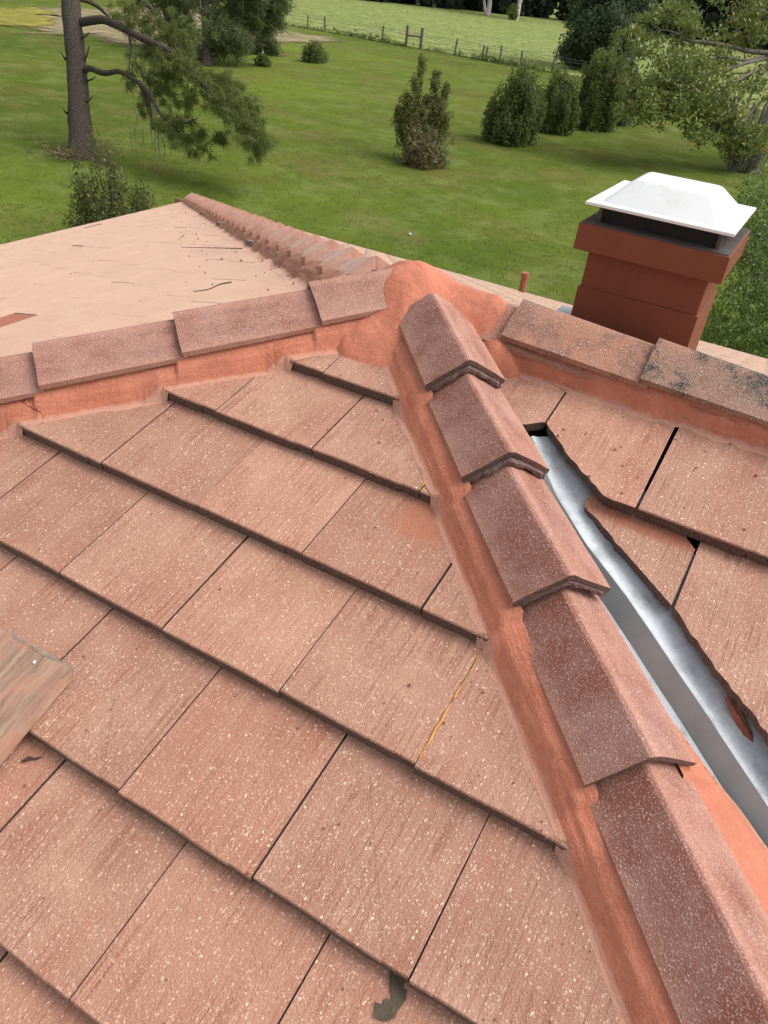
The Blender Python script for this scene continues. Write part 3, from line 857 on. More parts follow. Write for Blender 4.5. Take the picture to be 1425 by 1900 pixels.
def cap_frame(p, downhill):
    """frame of a cap: y axis uphill, x to the right when looking uphill"""
    y = (-downhill).normalized()
    x = y.cross(Vector((0, 0, 1))).normalized()
    z = x.cross(y)
    return frame(p, x, y, z)
near_hip = empty('near_hip', (0, 0, 0), house); left_hip = empty('left_hip', (0, 0, 0), house)
far_hip = empty('far_hip', (0, 0, 0), house); main_ridge = empty('main_ridge', (0, 0, 0), house)
for e in (near_hip, left_hip, far_hip, main_ridge): e.location = (0, 0, -GZ)
NEAR_BUTTS = [(0.394, 0.005, .39), (0.6575, 0.0, .42), (0.9437, 0.001, .44), (1.2509, -0.008, .50), (1.595, -0.012, .56), (1.93, -0.012, .54), (2.26, -0.012, .54)]
for i, (s, dz, Lc) in enumerate(NEAR_BUTTS):
    p = APEX + D_NEAR * s + Vector((0, 0, dz))
    fr = cap_frame(p, D_NEAR) @ Matrix.Rotation(rnd.uniform(-.006, .006), 4, 'Z')
    link('hip_cap', cap_mesh(Lc, seed=i, tilt=0.044 if 0 < i < 4 else 0.028), MT_CAP, near_hip, fr)
    if i < 3: link('cap_bedding', bed_mesh(seed=i + 1, depth_=(0.030, 0.032, 0.024)[i], reach=(0.020, 0.022, 0.012)[i]), MT_BED, near_hip, fr)
LEFT_BUTTS = [(0.272, 0.002, .32), (0.592, 0.006, .47), (0.9075, 0.01, .47), (1.225, 0.01, .47), (1.54, .01, .47), (1.86, .01, .47), (2.18, .01, .47)]
for i, (s, dz, Lc) in enumerate(LEFT_BUTTS):
    p = APEX + D_LEFT * s + Vector((0, 0, dz))
    fr = cap_frame(p, D_LEFT)
    link('hip_cap', cap_mesh(Lc, 0.14, 0.085, 0.14, 0.085, seed=20 + i), MT_CAP, left_hip, fr)
RIDGE_BUTTS = [(-0.02, -0.03, MT_CAP_MOLD2), (0.107, 0.0, MT_CAP_MOLD2), (0.578, -0.004, MT_CAP_MOLD), (1.02, 0, MT_CAP_MOLD), (1.46, 0, MT_CAP_MOLD2), (1.9, 0, MT_CAP), (2.34, 0, MT_CAP), (2.78, 0, MT_CAP)]
for i, (x, dz, m) in enumerate(RIDGE_BUTTS):
    fr = cap_frame(Vector((x, RIDGE_Y, RIDGE_Z + dz)), Vector((-1, 0, 0))) @ Matrix.Rotation(rnd.uniform(-.01, .01), 4, 'Z')
    link('ridge_cap', cap_mesh(0.50, 0.135, 0.085, 0.15, 0.085, seed=40 + i, name='ridge_cap'), m, main_ridge, fr)
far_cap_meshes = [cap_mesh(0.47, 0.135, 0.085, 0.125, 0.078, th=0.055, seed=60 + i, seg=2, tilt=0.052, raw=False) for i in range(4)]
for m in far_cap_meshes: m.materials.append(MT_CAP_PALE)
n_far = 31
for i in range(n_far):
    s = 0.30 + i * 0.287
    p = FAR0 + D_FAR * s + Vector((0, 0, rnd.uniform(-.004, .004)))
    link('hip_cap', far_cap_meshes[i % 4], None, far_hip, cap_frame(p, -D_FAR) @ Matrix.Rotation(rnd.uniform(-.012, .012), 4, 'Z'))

# ------------------------------------------------------------------ mortar strips
def surf_L(x, y):
    v = y / cp                                     # close enough on the slope
    v = (y + 0.0) / cp
    for k in range(1, 12):
        if v >= EDGES[k]:
            up = 0.0 if k == 1 else EDGES[k - 1]
            n = -D_TILT * (v - EDGES[k]) / (up - EDGES[k])
            return y * TP + n / cp
    return y * TP
def surf_LM(x, y):
    """front slope surface as the mortar follows it: it rides over the tile ends and eases down below each course"""
    return max(surf_L(x, y), max(surf_L(x, y + d) - TP * d - 0.9 * max(0, d - 0.008) for d in (0.004, 0.008, 0.014, 0.020, 0.028, 0.036, 0.046)))
def surf_H(x, y):
    s = (x + 0.30) / cb_
    k = math.ceil((-0.30 - s) / 0.345)
    v = -0.30 - 0.345 * k
    n = -0.034 * (s - v) / 0.345
    return (x + 0.30) * SB + n / cb_
def surf_R(x, y):
    v = (y - R_DROP * sp_) / cp
    n = -R_DROP + (tR1(v) if v > RE1 else tR2(v))
    return y * TP + n / cp
def mortar(name, parent, mat, p0, dirv, s0, s1, qdir, qf, qt, ztop, surf, n_along, seed, caps=None, slope_dz=0.0, amp=1.0, cap_amp=0.024, bulge=0.0, skirt=0.018, q_grow=0.0, surf_top=None):
    """mortar between the roof surface (foot at distance qf) and the lower rim of the caps (distance qt, ztop below the fold)"""
    surf_top = surf_top or surf
    K = 15
    V, S, T = [], [], []
    for i in range(n_along + 1):
        s = s0 + (s1 - s0) * i / n_along
        base = p0 + dirv * s
        # sawtooth of the caps above
        saw = 0.0
        if caps:
            nxt = [c for c in caps if c >= s]
            prv = [c for c in caps if c < s]
            if nxt:
                lo = prv[-1] if prv else nxt[0] - 0.3
                saw = -cap_amp * (nxt[0] - s) / max(0.05, nxt[0] - lo)
        w1 = noise.noise(Vector((s * 7, seed, 0))); w2 = noise.noise(Vector((s * 23, seed + 9, 0))); w3 = noise.noise(Vector((s * 5, seed + 4, 3)))
        f = (qf + q_grow * (s - s0)) * (1 + 0.035 * amp * w1 + 0.016 * amp * w2)
        for q in range(K):
            if q < 2:                              # feathered skirt on the tile
                qq = f + skirt * (1.0 + 0.7 * w3 + 0.25 * w2) * (1 - q / 2)
                p = base + qdir * qq
                z = surf(p.x, p.y) + (0.0008 if q == 0 else 0.0035)
                sh = 0.0 if q == 0 else 0.22
            else:
                t = (q - 2) / (K - 3)
                if t < 0.5: qk = 0.40 * t / 0.5; tt = 0.60 * (t / 0.5)
                else: qk = 0.40 + 0.60 * (t - 0.5) / 0.5; tt = 0.60 + 0.40 * (t - 0.5) / 0.5
                qq = f + (qt - f) * qk
                p = base + qdir * qq
                pf = base + qdir * f
                zf = surf_top(pf.x, pf.y) + 0.004
                zt = base.z - ztop + saw
                z = zf + (zt - zf) * tt + bulge * math.sin(math.pi * tt) + 0.006 * amp * noise.noise(Vector((s * 9, q * 0.5, seed))) * math.sin(math.pi * min(1, tt + .1)) + 0.0025 * amp * noise.noise(Vector((s * 40, q * 1.3, seed)))
                sh = 0.35 if q == 2 else (1.0 if q < K - 2 else 0.75)
            V.append((p.x, p.y, z)); S.append(sh); T.append((s * 1.45, qq, seed))
    F = []
    for i in range(n_along):
        for q in range(K - 1): F.append((i * K + q, (i + 1) * K + q, (i + 1) * K + q + 1, i * K + q + 1))
    me = mesh_np(name, V, F, S, T, True)
    bm = bmesh.new(); bm.from_mesh(me); bmesh.ops.recalc_face_normals(bm, faces=bm.faces[:])
    up = sum(f.normal.z for f in bm.faces)
    if up < 0: bmesh.ops.reverse_faces(bm, faces=bm.faces[:])
    bm.to_mesh(me); bm.free()
    return link(name, me, mat, parent, Matrix.Identity(4))
q_near = Vector((-1, -1, 0)).normalized()
mortar('mortar_strip', near_hip, MT_MORTAR, APEX, D_NEAR, 0.10, 2.3, q_near, 0.176, 0.100, 0.104, surf_L, 620, 1.0, [b[0] for b in NEAR_BUTTS], surf_top=surf_LM)
q_left = Vector((1, -1, 0)).normalized()
mortar('mortar_strip', left_hip, MT_MORTAR, APEX, D_LEFT, 0.05, 2.3, q_left, 0.172, 0.118, 0.098, surf_L, 620, 2.0, [b[0] for b in LEFT_BUTTS], surf_top=surf_LM)
mortar('mortar_strip', left_hip, MT_MORTAR_SHADED, APEX, D_LEFT, 0.05, 2.3, -q_left, 0.18, 0.118, 0.098, surf_H, 160, 3.0, [b[0] for b in LEFT_BUTTS])
mortar('mortar_strip', far_hip, MT_MORTAR_SHADED, FAR0, D_FAR, 0.05, 9.2, Vector((-1, -1, 0)).normalized(), 0.20, 0.100, 0.104, surf_H, 900, 4.0, [0.30 + i * 0.287 for i in range(n_far)], amp=2.4, cap_amp=-0.030, skirt=0.06)
mortar('mortar_strip', main_ridge, MT_MORTAR, Vector((0, RIDGE_Y, RIDGE_Z)), Vector((1, 0, 0)), 0.0, 3.0, Vector((0, -1, 0)), 0.150, 0.120, 0.100, surf_R, 420, 5.0, None, amp=3.0, skirt=0.02)
# right flank of the near hip: fillet under the caps down to the valley metal
def surf_pan(x, y): return y * TP - 0.145 / cp
mortar('mortar_strip', near_hip, MT_MORTAR, APEX, D_NEAR, 0.95, 2.3, NRM_NEAR, 0.160, 0.098, 0.094, lambda x, y: y * TP - (0.128 + 0.0) / cp, 220, 6.0, [b[0] for b in NEAR_BUTTS], skirt=0.006, q_grow=0.30)

# lump of mortar where the hips and the ridge meet
ARMS = [(APEX + Vector((0, 0, -.030)), D_NEAR, 0.09, 0.16), (APEX + Vector((0, 0, -.026)), D_LEFT, 0.10, 0.14), (FAR0 + Vector((0, 0, .012)), D_FAR, 0.08, 0.14), (Vector((-0.30, RIDGE_Y - 0.03, RIDGE_Z - 0.004)), Vector((1, 0, 0)), 0.31, 0.08), (Vector((-0.22, 0.12, 0.085)), Vector((1, -0.28, -0.30)), 0.19, 0.08), (Vector((-0.27, 0.06, 0.115)), Vector((-1, -0.52, -0.36)), 0.17, 0.08)]
GN = 120
gx0, gx1, gy0, gy1 = -0.62, 0.30, -0.26, 0.52
V, S, T, keep = [], [], [], []
def blob_z(x, y):
    best = -9
    for (p, d, ln, fall) in ARMS:
        d2 = Vector((d.x, d.y)); L2 = d2.length; d2 /= L2
        r = Vector((x - p.x, y - p.y))
        t = r.dot(d2); pr = abs(r.x * d2.y - r.y * d2.x)
        tt = max(t, 0)
        z = p.z + d.z * (tt / L2) - 0.80 * (math.sqrt(pr * pr + 0.05 ** 2) - 0.05)
        if t < 0: z -= 0.8 * (math.sqrt(t * t + 0.0025) - 0.05)
        over = max(0, t - ln * (1 + 0.35 * noise.noise(Vector((x * 9, y * 9, 2)))))
        z -= over * 0.62 + over * over * 2.5
        best = z if best < -8 else (max(best, z) + 0.012 * math.exp(-abs(best - z) / 0.02))
    best += 0.009 * noise.noise(Vector((x * 8, y * 8, 1))) + 0.004 * noise.noise(Vector((x * 25, y * 25, 4))) + 0.0015 * noise.noise(Vector((x * 70, y * 70, 4)))
    return best
for i in range(GN):
    for j in range(GN):
        x = gx0 + (gx1 - gx0) * i / (GN - 1); y = gy0 + (gy1 - gy0) * j / (GN - 1)
        z = blob_z(x, y)
        floor = -0.34
        dn_ = (Vector((x, y, 0)) - APEX).dot(NRM_NEAR); dl_ = (Vector((x, y, 0)) - APEX).dot(NRM_LEFT)
        if dn_ > -0.20 and dl_ > -0.20 and y < 0.16 and dn_ < 0.05:          # bed filling the point of the front slope
            z = max(z, y * TP - 0.006 + 0.004 * noise.noise(Vector((x * 20, y * 20, 8))) - 0.35 * max(0, -0.185 - min(dn_, dl_)))
        V.append((x, y, max(z, floor))); keep.append(z > floor)
        S.append(1.0); T.append((x, y * 0.3, 0))
F = []
for i in range(GN - 1):
    for j in range(GN - 1):
        q = (i * GN + j, (i + 1) * GN + j, (i + 1) * GN + j + 1, i * GN + j + 1)
        if all(keep[t] for t in q): F.append(q)
me = mesh_np('mortar_lump', V, F, S, T, True)
bm = bmesh.new(); bm.from_mesh(me); bmesh.ops.delete(bm, geom=[v for v in bm.verts if not v.link_faces], context='VERTS'); bm.to_mesh(me); bm.free()
link('mortar_lump', me, MT_MORTAR, near_hip, Matrix.Identity(4))

# ------------------------------------------------------------------ valley metal beside the near hip
valley = empty('valley', (0, 0, -GZ), house)
def val(u, v, n): return tuple(FR_L @ Vector((u, v, n)))
# stations down the valley: rib line in slope coordinates
RIB = [(0.34, -0.20), (0.50, -0.39), (0.647, -0.5223), (0.7923, -0.6267), (1.0518, -0.8433), (1.2455, -1.009), (1.6, -1.33), (2.2, -1.88)]
nst = 40
def rib_at(t):
    L = [0]
    for a, b in zip(RIB[:-1], RIB[1:]): L.append(L[-1] + math.hypot(b[0] - a[0], b[1] - a[1]))
    d = t * L[-1]
    for i in range(len(RIB) - 1):
        if d <= L[i + 1]:
            f = (d - L[i]) / (L[i + 1] - L[i])
            return RIB[i][0] + (RIB[i + 1][0] - RIB[i][0]) * f, RIB[i][1] + (RIB[i + 1][1] - RIB[i][1]) * f
    return RIB[-1]
pan, ribf, foot = [], [], []
for i in range(nst + 1):
    t = i / nst
    u, v = rib_at(t)
    ex = Vector((0.75, 0.66)).normalized()
    h = 0.036 * min(1, t * 6)
    zr = -0.118 + 0.001 * math.sin(i * 1.7)
    zp = -0.150
    def P(o, z): return val(u + ex.x * o, v + ex.y * o, z)
    pan.append([P(0.0005, zr), P(0.006, zr + 0.001), P(0.022, zr - 0.008), P(0.06, zr - 0.016), P(0.11, zr - 0.020), P(0.17, zr - 0.020), P(0.26, zr - 0.018)])
    ribf.append([P(0.0, zr - 0.0005), P(-0.022, zr - h * 0.5), P(-0.048, zr - h - 0.004)])
    foot.append([P(-0.048, zr - h - 0.003), P(-0.056, zr - h - 0.004), P(-0.075, zr - h - 0.004), P(-0.16, zr - h + 0.002)])
def strip(name, rows, mat, parent):
    k = len(rows[0]); V = [p for r in rows for p in r]
    F = [(i * k + q, (i + 1) * k + q, (i + 1) * k + q + 1, i * k + q + 1) for i in range(len(rows) - 1) for q in range(k - 1)]
    me = mesh_py(name, V, F, True)
    return link(name, me, mat, parent, Matrix.Identity(4))
strip('valley_pan', pan, MT_METAL, valley)
strip('valley_rib', ribf, MT_GREY_METAL, valley)  # darker metal than the pan: the rib face's shade is in the colour
strip('valley_pan', foot, MT_METAL, valley)

# ------------------------------------------------------------------ sealant in two joints
for (u, v0, v1) in ((0.1790, -0.640, -0.560), (0.5455, -1.338, -1.012)):
    B = Bag()
    n = 16
    pts = []
    for i in range(n + 1):
        v = v0 + (v1 - v0) * i / n
        k = [kk for kk in range(1, 12) if v >= EDGES[kk]][0]
        nn = -D_TILT * (v - EDGES[k]) / (EDGES[k - 1] - EDGES[k]) + 0.0005
        pts.append(FR_L @ Vector((u + 0.0015 * math.sin(i * 2.3), v, nn)))
    B.add(tube(pts, [max(0.0008, 0.0018 + 0.0018 * math.sin(i * 1.9 + 0.4 * i * i)) for i in range(n + 1)], 6))
    link('joint_sealant', B.mesh('joint_sealant', True), MT_SEAL, front_slope, Matrix.Identity(4))

# ------------------------------------------------------------------ chimney
CX0, CX1, CY0, CY1 = -0.36, 0.525, 2.5, 3.305
CT, CB = -0.140, -0.296
chim = empty('chimney', (0.08, 2.9, -GZ - 0.75), house)
Iden = Matrix.Identity(4)
BX0, BX1, BY0, BY1 = -0.279, 0.448, 2.58, 3.225
link('stack', bevel_box('stack', BX0, BX1, BY0, BY1, -1.25, CB + 0.01, 0.006), MT_CHIM, chim, Iden)
link('flashing_skirt', bevel_box('flashing_skirt', BX0 - 0.012, BX1 + 0.012, BY0 - 0.012, BY1 + 0.012, -1.25, -0.525, 0.005), MT_CHIM, chim, Iden)
link('collar', bevel_box('collar', CX0, CX1, CY0, CY1, CB, CT, 0.005), MT_CHIM, chim, Iden)
link('crown', bevel_box('crown', CX0 + 0.012, CX1 - 0.012, CY0 + 0.012, CY1 - 0.012, CT - 0.02, CT + 0.008, 0.004), MT_CROWN, chim, Iden)
CC = ((CX0 + CX1) / 2, (CY0 + CY1) / 2)
link('flue_box', bevel_box('flue_box', -0.26, 0.425, 2.60, 3.20, CT - 0.01, CT + 0.115, 0.004), MT_FLUE, chim, Iden)
for (px_, py_) in ((-0.268, 2.592), (0.433, 2.592), (-0.268, 3.208), (0.433, 3.208)):
    link('cap_leg', bevel_box('cap_leg', px_ - 0.012, px_ + 0.012, py_ - 0.012, py_ + 0.012, CT, CT + 0.115, 0.003), MT_CROWN, chim, Iden)
FZ = CT + 0.112
FLX0, FLX1, FLY0, FLY1 = -0.345, 0.510, 2.47, 3.335
link('cap_flange', bevel_box('cap_flange', FLX0, FLX1, FLY0, FLY1, FZ, FZ + 0.018, 0.004), MT_WHITE, chim, Iden)
def hood():
    bm = bmesh.new()
    z0, z1 = FZ + 0.018, FZ + 0.148
    b = [(FLX0 + .075, FLY0 + .075), (FLX1 - .075, FLY0 + .075), (FLX1 - .075, FLY1 - .075), (FLX0 + .075, FLY1 - .075)]
    t = [(FLX0 + .20, FLY0 + .265), (FLX1 - .205, FLY0 + .265), (FLX1 - .205, FLY1 - .265), (FLX0 + .20, FLY1 - .265)]
    vb = [bm.verts.new((x, y, z0)) for x, y in b]; vt = [bm.verts.new((x, y, z1)) for x, y in t]
    bm.faces.new(vb[::-1]); bm.faces.new(vt)
    for i in range(4): bm.faces.new((vb[i], vb[(i + 1) % 4], vt[(i + 1) % 4], vt[i]))
    ed = [e for e in bm.edges if (e.verts[0] in vt or e.verts[1] in vt)]
    bmesh.ops.bevel(bm, geom=ed, offset=0.035, segments=5, affect='EDGES', profile=0.5)
    me = bpy.data.meshes.new('cap_hood'); bm.to_mesh(me); bm.free()
    me.polygons.foreach_set('use_smooth', [True] * len(me.polygons))
    try: me.set_sharp_from_angle(angle=math.radians(28))
    except Exception: pass
    return me
link('cap_hood', hood(), MT_WHITE, chim, Iden)
# low roof vent beside the chimney and a vent pipe further back
def on_back(px, y):
    r = ray(px, 540); t = (y - CAM.y) / r.y
    return (CAM + r * t).x
vx = on_back(968, 8.3)
B = Bag()
pb = Vector((vx, 8.3, bz(8.3, 0) - 0.05))
B.add(tube([pb, pb + Vector((0, 0, .20)), pb + Vector((0, 0, .32))], [0.048, 0.048, 0.048], 14))
link('vent_pipe', B.mesh('vent_pipe', False), MT_PIPE, house, Iden)
B = Bag(); B.add(tube([pb + Vector((0, 0, .26)), pb + Vector((0, 0, .325))], [0.056, 0.056], 14))
link('vent_pipe_collar', B.mesh('vent_pipe_collar'), MT_PIPE, house, Iden)
fl = bevel_box('roof_flashing', -0.52, -0.29, 2.7, 3.2, bz(3.1, 0.0) - 0.05, bz(3.1, 0.0) + 0.055, 0.01)
link('roof_flashing', fl, MT_GREY_METAL, house, Iden)

# walls, eave boards
wv, wf = box_py(EAVE_X + 0.55, 13.5, YF + 0.5, 8.7, GZ, EAVE_Z - 0.12)
link('wall', mesh_py('wall', wv, wf), MT_WALL, house, Iden)
ez = hz(EAVE_X, -0.03)
v_, f_ = box_py(EAVE_X - 0.005, EAVE_X + 0.03, YF, 9.24, ez - 0.20, ez - 0.03)
link('eave_board', mesh_py('eave_board', v_, f_), MT_EAVE, house, Iden)
v_, f_ = box_py(EAVE_X, 14, 9.21, 9.245, EAVE_Z - 0.2, EAVE_Z - 0.045)
link('eave_board', mesh_py('eave_board', v_, f_), MT_EAVE, house, Iden)

# ------------------------------------------------------------------ loose things on the roof
bm = bmesh.new()
n = 9
pw_, pl, pt = 0.29, 0.80, 0.038
top = []
outline = [(0.0, 0.0)] + [(-pw_ * i / 8, 0.004 * math.sin(i * 2.1) + 0.006 * (i / 8)) for i in range(1, 9)] + [(-pw_, -pl), (0.002, -pl)]
vs1 = [bm.verts.new((x, y, pt + 0.001 * math.sin(x * 40))) for x, y in outline]
vs0 = [bm.verts.new((x, y, 0)) for x, y in outline]
bm.faces.new(vs1); bm.faces.new(vs0[::-1])
for i in range(len(outline)): bm.faces.new((vs1[i], vs0[i], vs0[(i + 1) % len(outline)], vs1[(i + 1) % len(outline)]))
bmesh.ops.recalc_face_normals(bm, faces=bm.faces[:])
bmesh.ops.bevel(bm, geom=[e for e in bm.edges if e.is_manifold and e.calc_face_angle(0) > 0.6], offset=0.004, segments=2, affect='EDGES')
me = bpy.data.meshes.new('board'); bm.to_mesh(me); bm.free()
plank = link('wooden_plank', me, MT_WOOD, None, FR_L @ Matrix.Translation((-0.281, -1.540, 0.004)) @ Matrix.Rotation(0.012, 4, 'Z') @ Matrix.Rotation(0.02, 4, 'X'))
tag(plank, 'weathered wooden plank lying on the pink roof tiles at the left edge', 'plank')
pe = bevel_box('end_grain', -pw_ + 0.006, -0.008, -0.002, 0.0085, 0.004, pt - 0.006, 0.002)
link('end_grain', pe, MT_PLANK_END, plank)
plank.children[0].matrix_basis = Matrix.Identity(4)
nail = bevel_box('paint_fleck', -0.095, -0.088, -0.03, -0.022, pt, pt + 0.002, 0.0008)
o = link('paint_fleck', nail, MT_WHITE, plank); o.matrix_basis = Matrix.Identity(4)

def leaf_debris(name, cu, cv, poly, k, label, rot=0.0):
    n0 = -D_TILT * (cv - EDGES[k]) / (EDGES[k - 1] - EDGES[k])
    r = random.Random(int(cu * 1000))
    V = [(x, y, 0.004 + 0.006 * noise.noise(Vector((x * 50, y * 50, 1)))) for x, y in poly]
    m = len(V)
    cxy = (sum(p[0] for p in poly) / m, sum(p[1] for p in poly) / m)
    V += [(x * .98, y * .98, z - 0.0015) for x, y, z in V]
    F = [tuple(range(m)), tuple(range(2 * m - 1, m - 1, -1))] + [(i, i + m, (i + 1) % m + m, (i + 1) % m) for i in range(m)]
    o = link(name, mesh_py(name, V, F), MT_DEADLEAF, None, FR_L @ Matrix.Translation((cu, cv, n0)) @ Matrix.Rotation(rot, 4, 'Z') @ Matrix.Rotation(-0.11, 4, 'X'))
    tag(o, label, 'leaf')
    return o
leaf_debris('dead_leaf', 0.715, -1.722, [(-.028, .022), (-.012, .026), (.004, .012), (.010, .016), (.022, .004), (.027, -.016), (.034, -.030), (.030, -.044), (.018, -.056), (.010, -.060), (.002, -.050), (-.008, -.046), (.004, -.036), (-.002, -.028), (.006, -.016), (-.010, -.008), (-.024, -.002), (-.034, .008)], 6,
            'dark wet dead leaf stuck below a tile edge near the bottom of the roof', -0.45)
leaf_debris('dead_leaf', -0.245, -1.742, [(-.02, .004), (-.008, .010), (.006, .006), (.022, .010), (.012, .001), (-.002, .000), (-.012, -.006), (-.022, -.004)], 6,
            'small dark curled leaf scrap beside the wooden plank', 0.5)
def twig(label, a, b, r, bend=0.02, sub=True):
    a, b = Vector(a), Vector(b)
    d = b - a
    side = d.cross(Vector((0, 0, 1))).normalized()
    pts = smooth_path([a, a + d * .35 + side * bend, a + d * .7 - side * bend * .4, b], 4)
    o = link('twig', Bag().add(tube(pts, [r * (0.6 + 0.5 * i / len(pts)) for i in range(len(pts))], 6)).mesh('twig', True), MT_TWIG)
    tag(o, label, 'twig')
def hp(px, py, n=0.012):
    N = Vector((-sb_, 0, cb_)); r = ray(px, py)
    p = CAM + r * (((Vector((-0.30, 0, 0)) - CAM).dot(N)) / r.dot(N))
    return p + N * n
twig('thin curved twig on the pale roof slope above the left hip', hp(360, 545), hp(431, 528), 0.0042)
twig('long straight dark stick on the pale roof slope toward the far hip', hp(337, 461.5), hp(450, 464.5), 0.0035, 0.004)
twig('small pale twig near the far edge of the pale roof slope', hp(156, 424), hp(188, 417), 0.005, 0.01)
twig('short dark twig in the middle of the pale roof slope', hp(134, 458), hp(154, 458.5), 0.005, 0.02)

# crumbs of mortar scattered on the tiles
def crumbs(name, label, pts, mat):
    base = [(1, 0, 0), (-1, 0, 0), (0, 1, 0), (0, -1, 0), (0, 0, 1), (0, 0, -1)]
    bf = [(0, 2, 4), (2, 1, 4), (1, 3, 4), (3, 0, 4), (2, 0, 5), (1, 2, 5), (3, 1, 5), (0, 3, 5)]
    V, F = [], []
    for p, s in pts:
        o = len(V)
        for b in base: V.append(tuple(p[i] + b[i] * s * rnd.uniform(.5, 1.2) for i in range(3)))
        F += [tuple(i + o for i in q) for q in bf]
    o = link(name, mesh_py(name, V, F), mat)
    tag(o, label, 'debris', kind='stuff')
pts = []
def pL(u, v, lift=0.002):
    k = [kk for kk in range(1, 12) if v >= EDGES[kk]][0]
    up = 0.0 if k == 1 else EDGES[k - 1]
    return FR_L @ Vector((u, v, -D_TILT * (v - EDGES[k]) / (up - EDGES[k]) + lift))
for _ in range(130):
    u = rnd.uniform(-1.2, 1.2); v = rnd.uniform(-2.0, -0.25)
    if abs(u + 0.265) * 1.05 + 0.2 > abs(v) + 0.15: continue
    pts.append((pL(u, v), rnd.choice((.0018, .0025, .003, .004))))
for _ in range(60):
    s = rnd.uniform(0.3, 1.5); q = 0.19 + abs(rnd.gauss(0, .06))
    p = APEX + D_NEAR * s + q_near * q; pts.append((Vector((p.x, p.y, surf_L(p.x, p.y) + .002)), rnd.choice((.0015, .0025, .003))))
for (px_, py_) in ((783, 1254), (600, 850), (693, 1230), (773, 1066)):
    pass
pts.append((pL(0.44, -1.17, .004), .0075)); pts.append((pL(-0.02, -0.52), .005)); pts.append((pL(0.13, -0.80), .005))
for _ in range(26):
    u = rnd.uniform(0.42, 1.2); v = rnd.uniform(-0.34, 0.04)
    pts.append((FR_R @ Vector((u, v, tR1(v) + .002)), rnd.choice((.003, .004, .006))))
crumbs('mortar_crumbs', 'small reddish crumbs of mortar scattered over the pink tiles', pts, MT_CRUMB)
pts = []
for _ in range(90):
    s = rnd.uniform(0.4, 7.5); q = 0.2 + abs(rnd.gauss(0, .28))
    p = FAR0 + D_FAR * s + Vector((-1, -1, 0)).normalized() * q
    pts.append((Vector((p.x, p.y, surf_H(p.x, p.y) + .004)), rnd.choice((.005, .008, .012))))
for _ in range(34):
    x = rnd.uniform(-6, -1.2); y = rnd.uniform(-0.2, 3.5)
    if y > -x - 0.3 or y < 0.5 + x: continue
    pts.append((Vector((x, y, surf_H(x, y) + .004)), rnd.choice((.004, .006, .008))))
crumbs('dark_crumbs', 'dark crumbs and grit scattered over the pale roof slope', pts, MT_DARKCRUMB)

# ------------------------------------------------------------------ ground
def ragged(pts, amp, seed=1):
    P = []
    for a, b in zip(pts, pts[1:] + pts[:1]):
        n = 14
        for i in range(n):
            t = i / n; q = Vector(a).lerp(Vector(b), t); L = (Vector(b) - Vector(a)).length
            w = amp * min(L, 12)
            P.append((q.x + w * noise.noise(Vector((q.x * .35, q.y * .35, seed))), q.y + w * noise.noise(Vector((q.x * .35, q.y * .35, seed + 7)))))
    return P
def soft_sheet(name, pts, z, mat):
    n = len(pts); cx = sum(p[0] for p in pts) / n; cy = sum(p[1] for p in pts) / n
    V = [(p[0], p[1], 0) for p in pts] + [(cx + (p[0] - cx) * .72, cy + (p[1] - cy) * .72, 0) for p in pts]
    F = [(i, (i + 1) % n, n + (i + 1) % n, n + i) for i in range(n)] + [tuple(range(n, 2 * n))]
    me = mesh_py(name, V, F)
    a = me.attributes.new('shade', 'FLOAT', 'POINT'); a.data.foreach_set('value', [0.0] * n + [1.0] * n)
    o = link(name, me, mat); o.location = (0, 0, z)
    return tag(o, kind='structure')
def sheet(name, pts, z, mat):
    me = mesh_py(name, [(p[0], p[1], 0) for p in pts], [tuple(range(len(pts)))])
    o = link(name, me, mat); o.location = (0, 0, z)
    return tag(o, kind='structure')
sheet('ground', [(-900, -500), (900, -500), (900, 1200), (-900, 1200)], GZ, MT_LAWN)
FL0, FL1 = gpt(430, 28), gpt(1060, 142)           # line of the wire fence
fdir = (FL1 - FL0).normalized()
fperp = Vector((-fdir.y, fdir.x, 0))
def fence_pt(d, o=0.0): return FL0 + fdir * d + fperp * o
pa, pb2 = fence_pt(-260, 0.6), fence_pt(260, 0.6)
sheet('pasture', [pa, pb2, pb2 + fperp * 500, pa + fperp * 500], GZ + 0.03, MT_PASTURE)
rough_pts = [gpt(*p) for p in ((0, 62), (60, 70), (120, 66), (200, 88), (300, 96), (420, 82), (560, 84), (620, 84), (668, 80), (640, 72), (560, 60), (480, 44), (420, 30), (330, 8), (160, 12), (0, 8))]
soft_sheet('rough_grass', ragged(rough_pts, .22), GZ + 0.05, MT_ROUGH)
soft_sheet('yellow_grass', ragged([gpt(*p) for p in ((-40, 14), (60, 12), (112, 22), (118, 46), (60, 53), (-40, 50))], .25, 5), GZ + 0.07, MT_YELLOW)

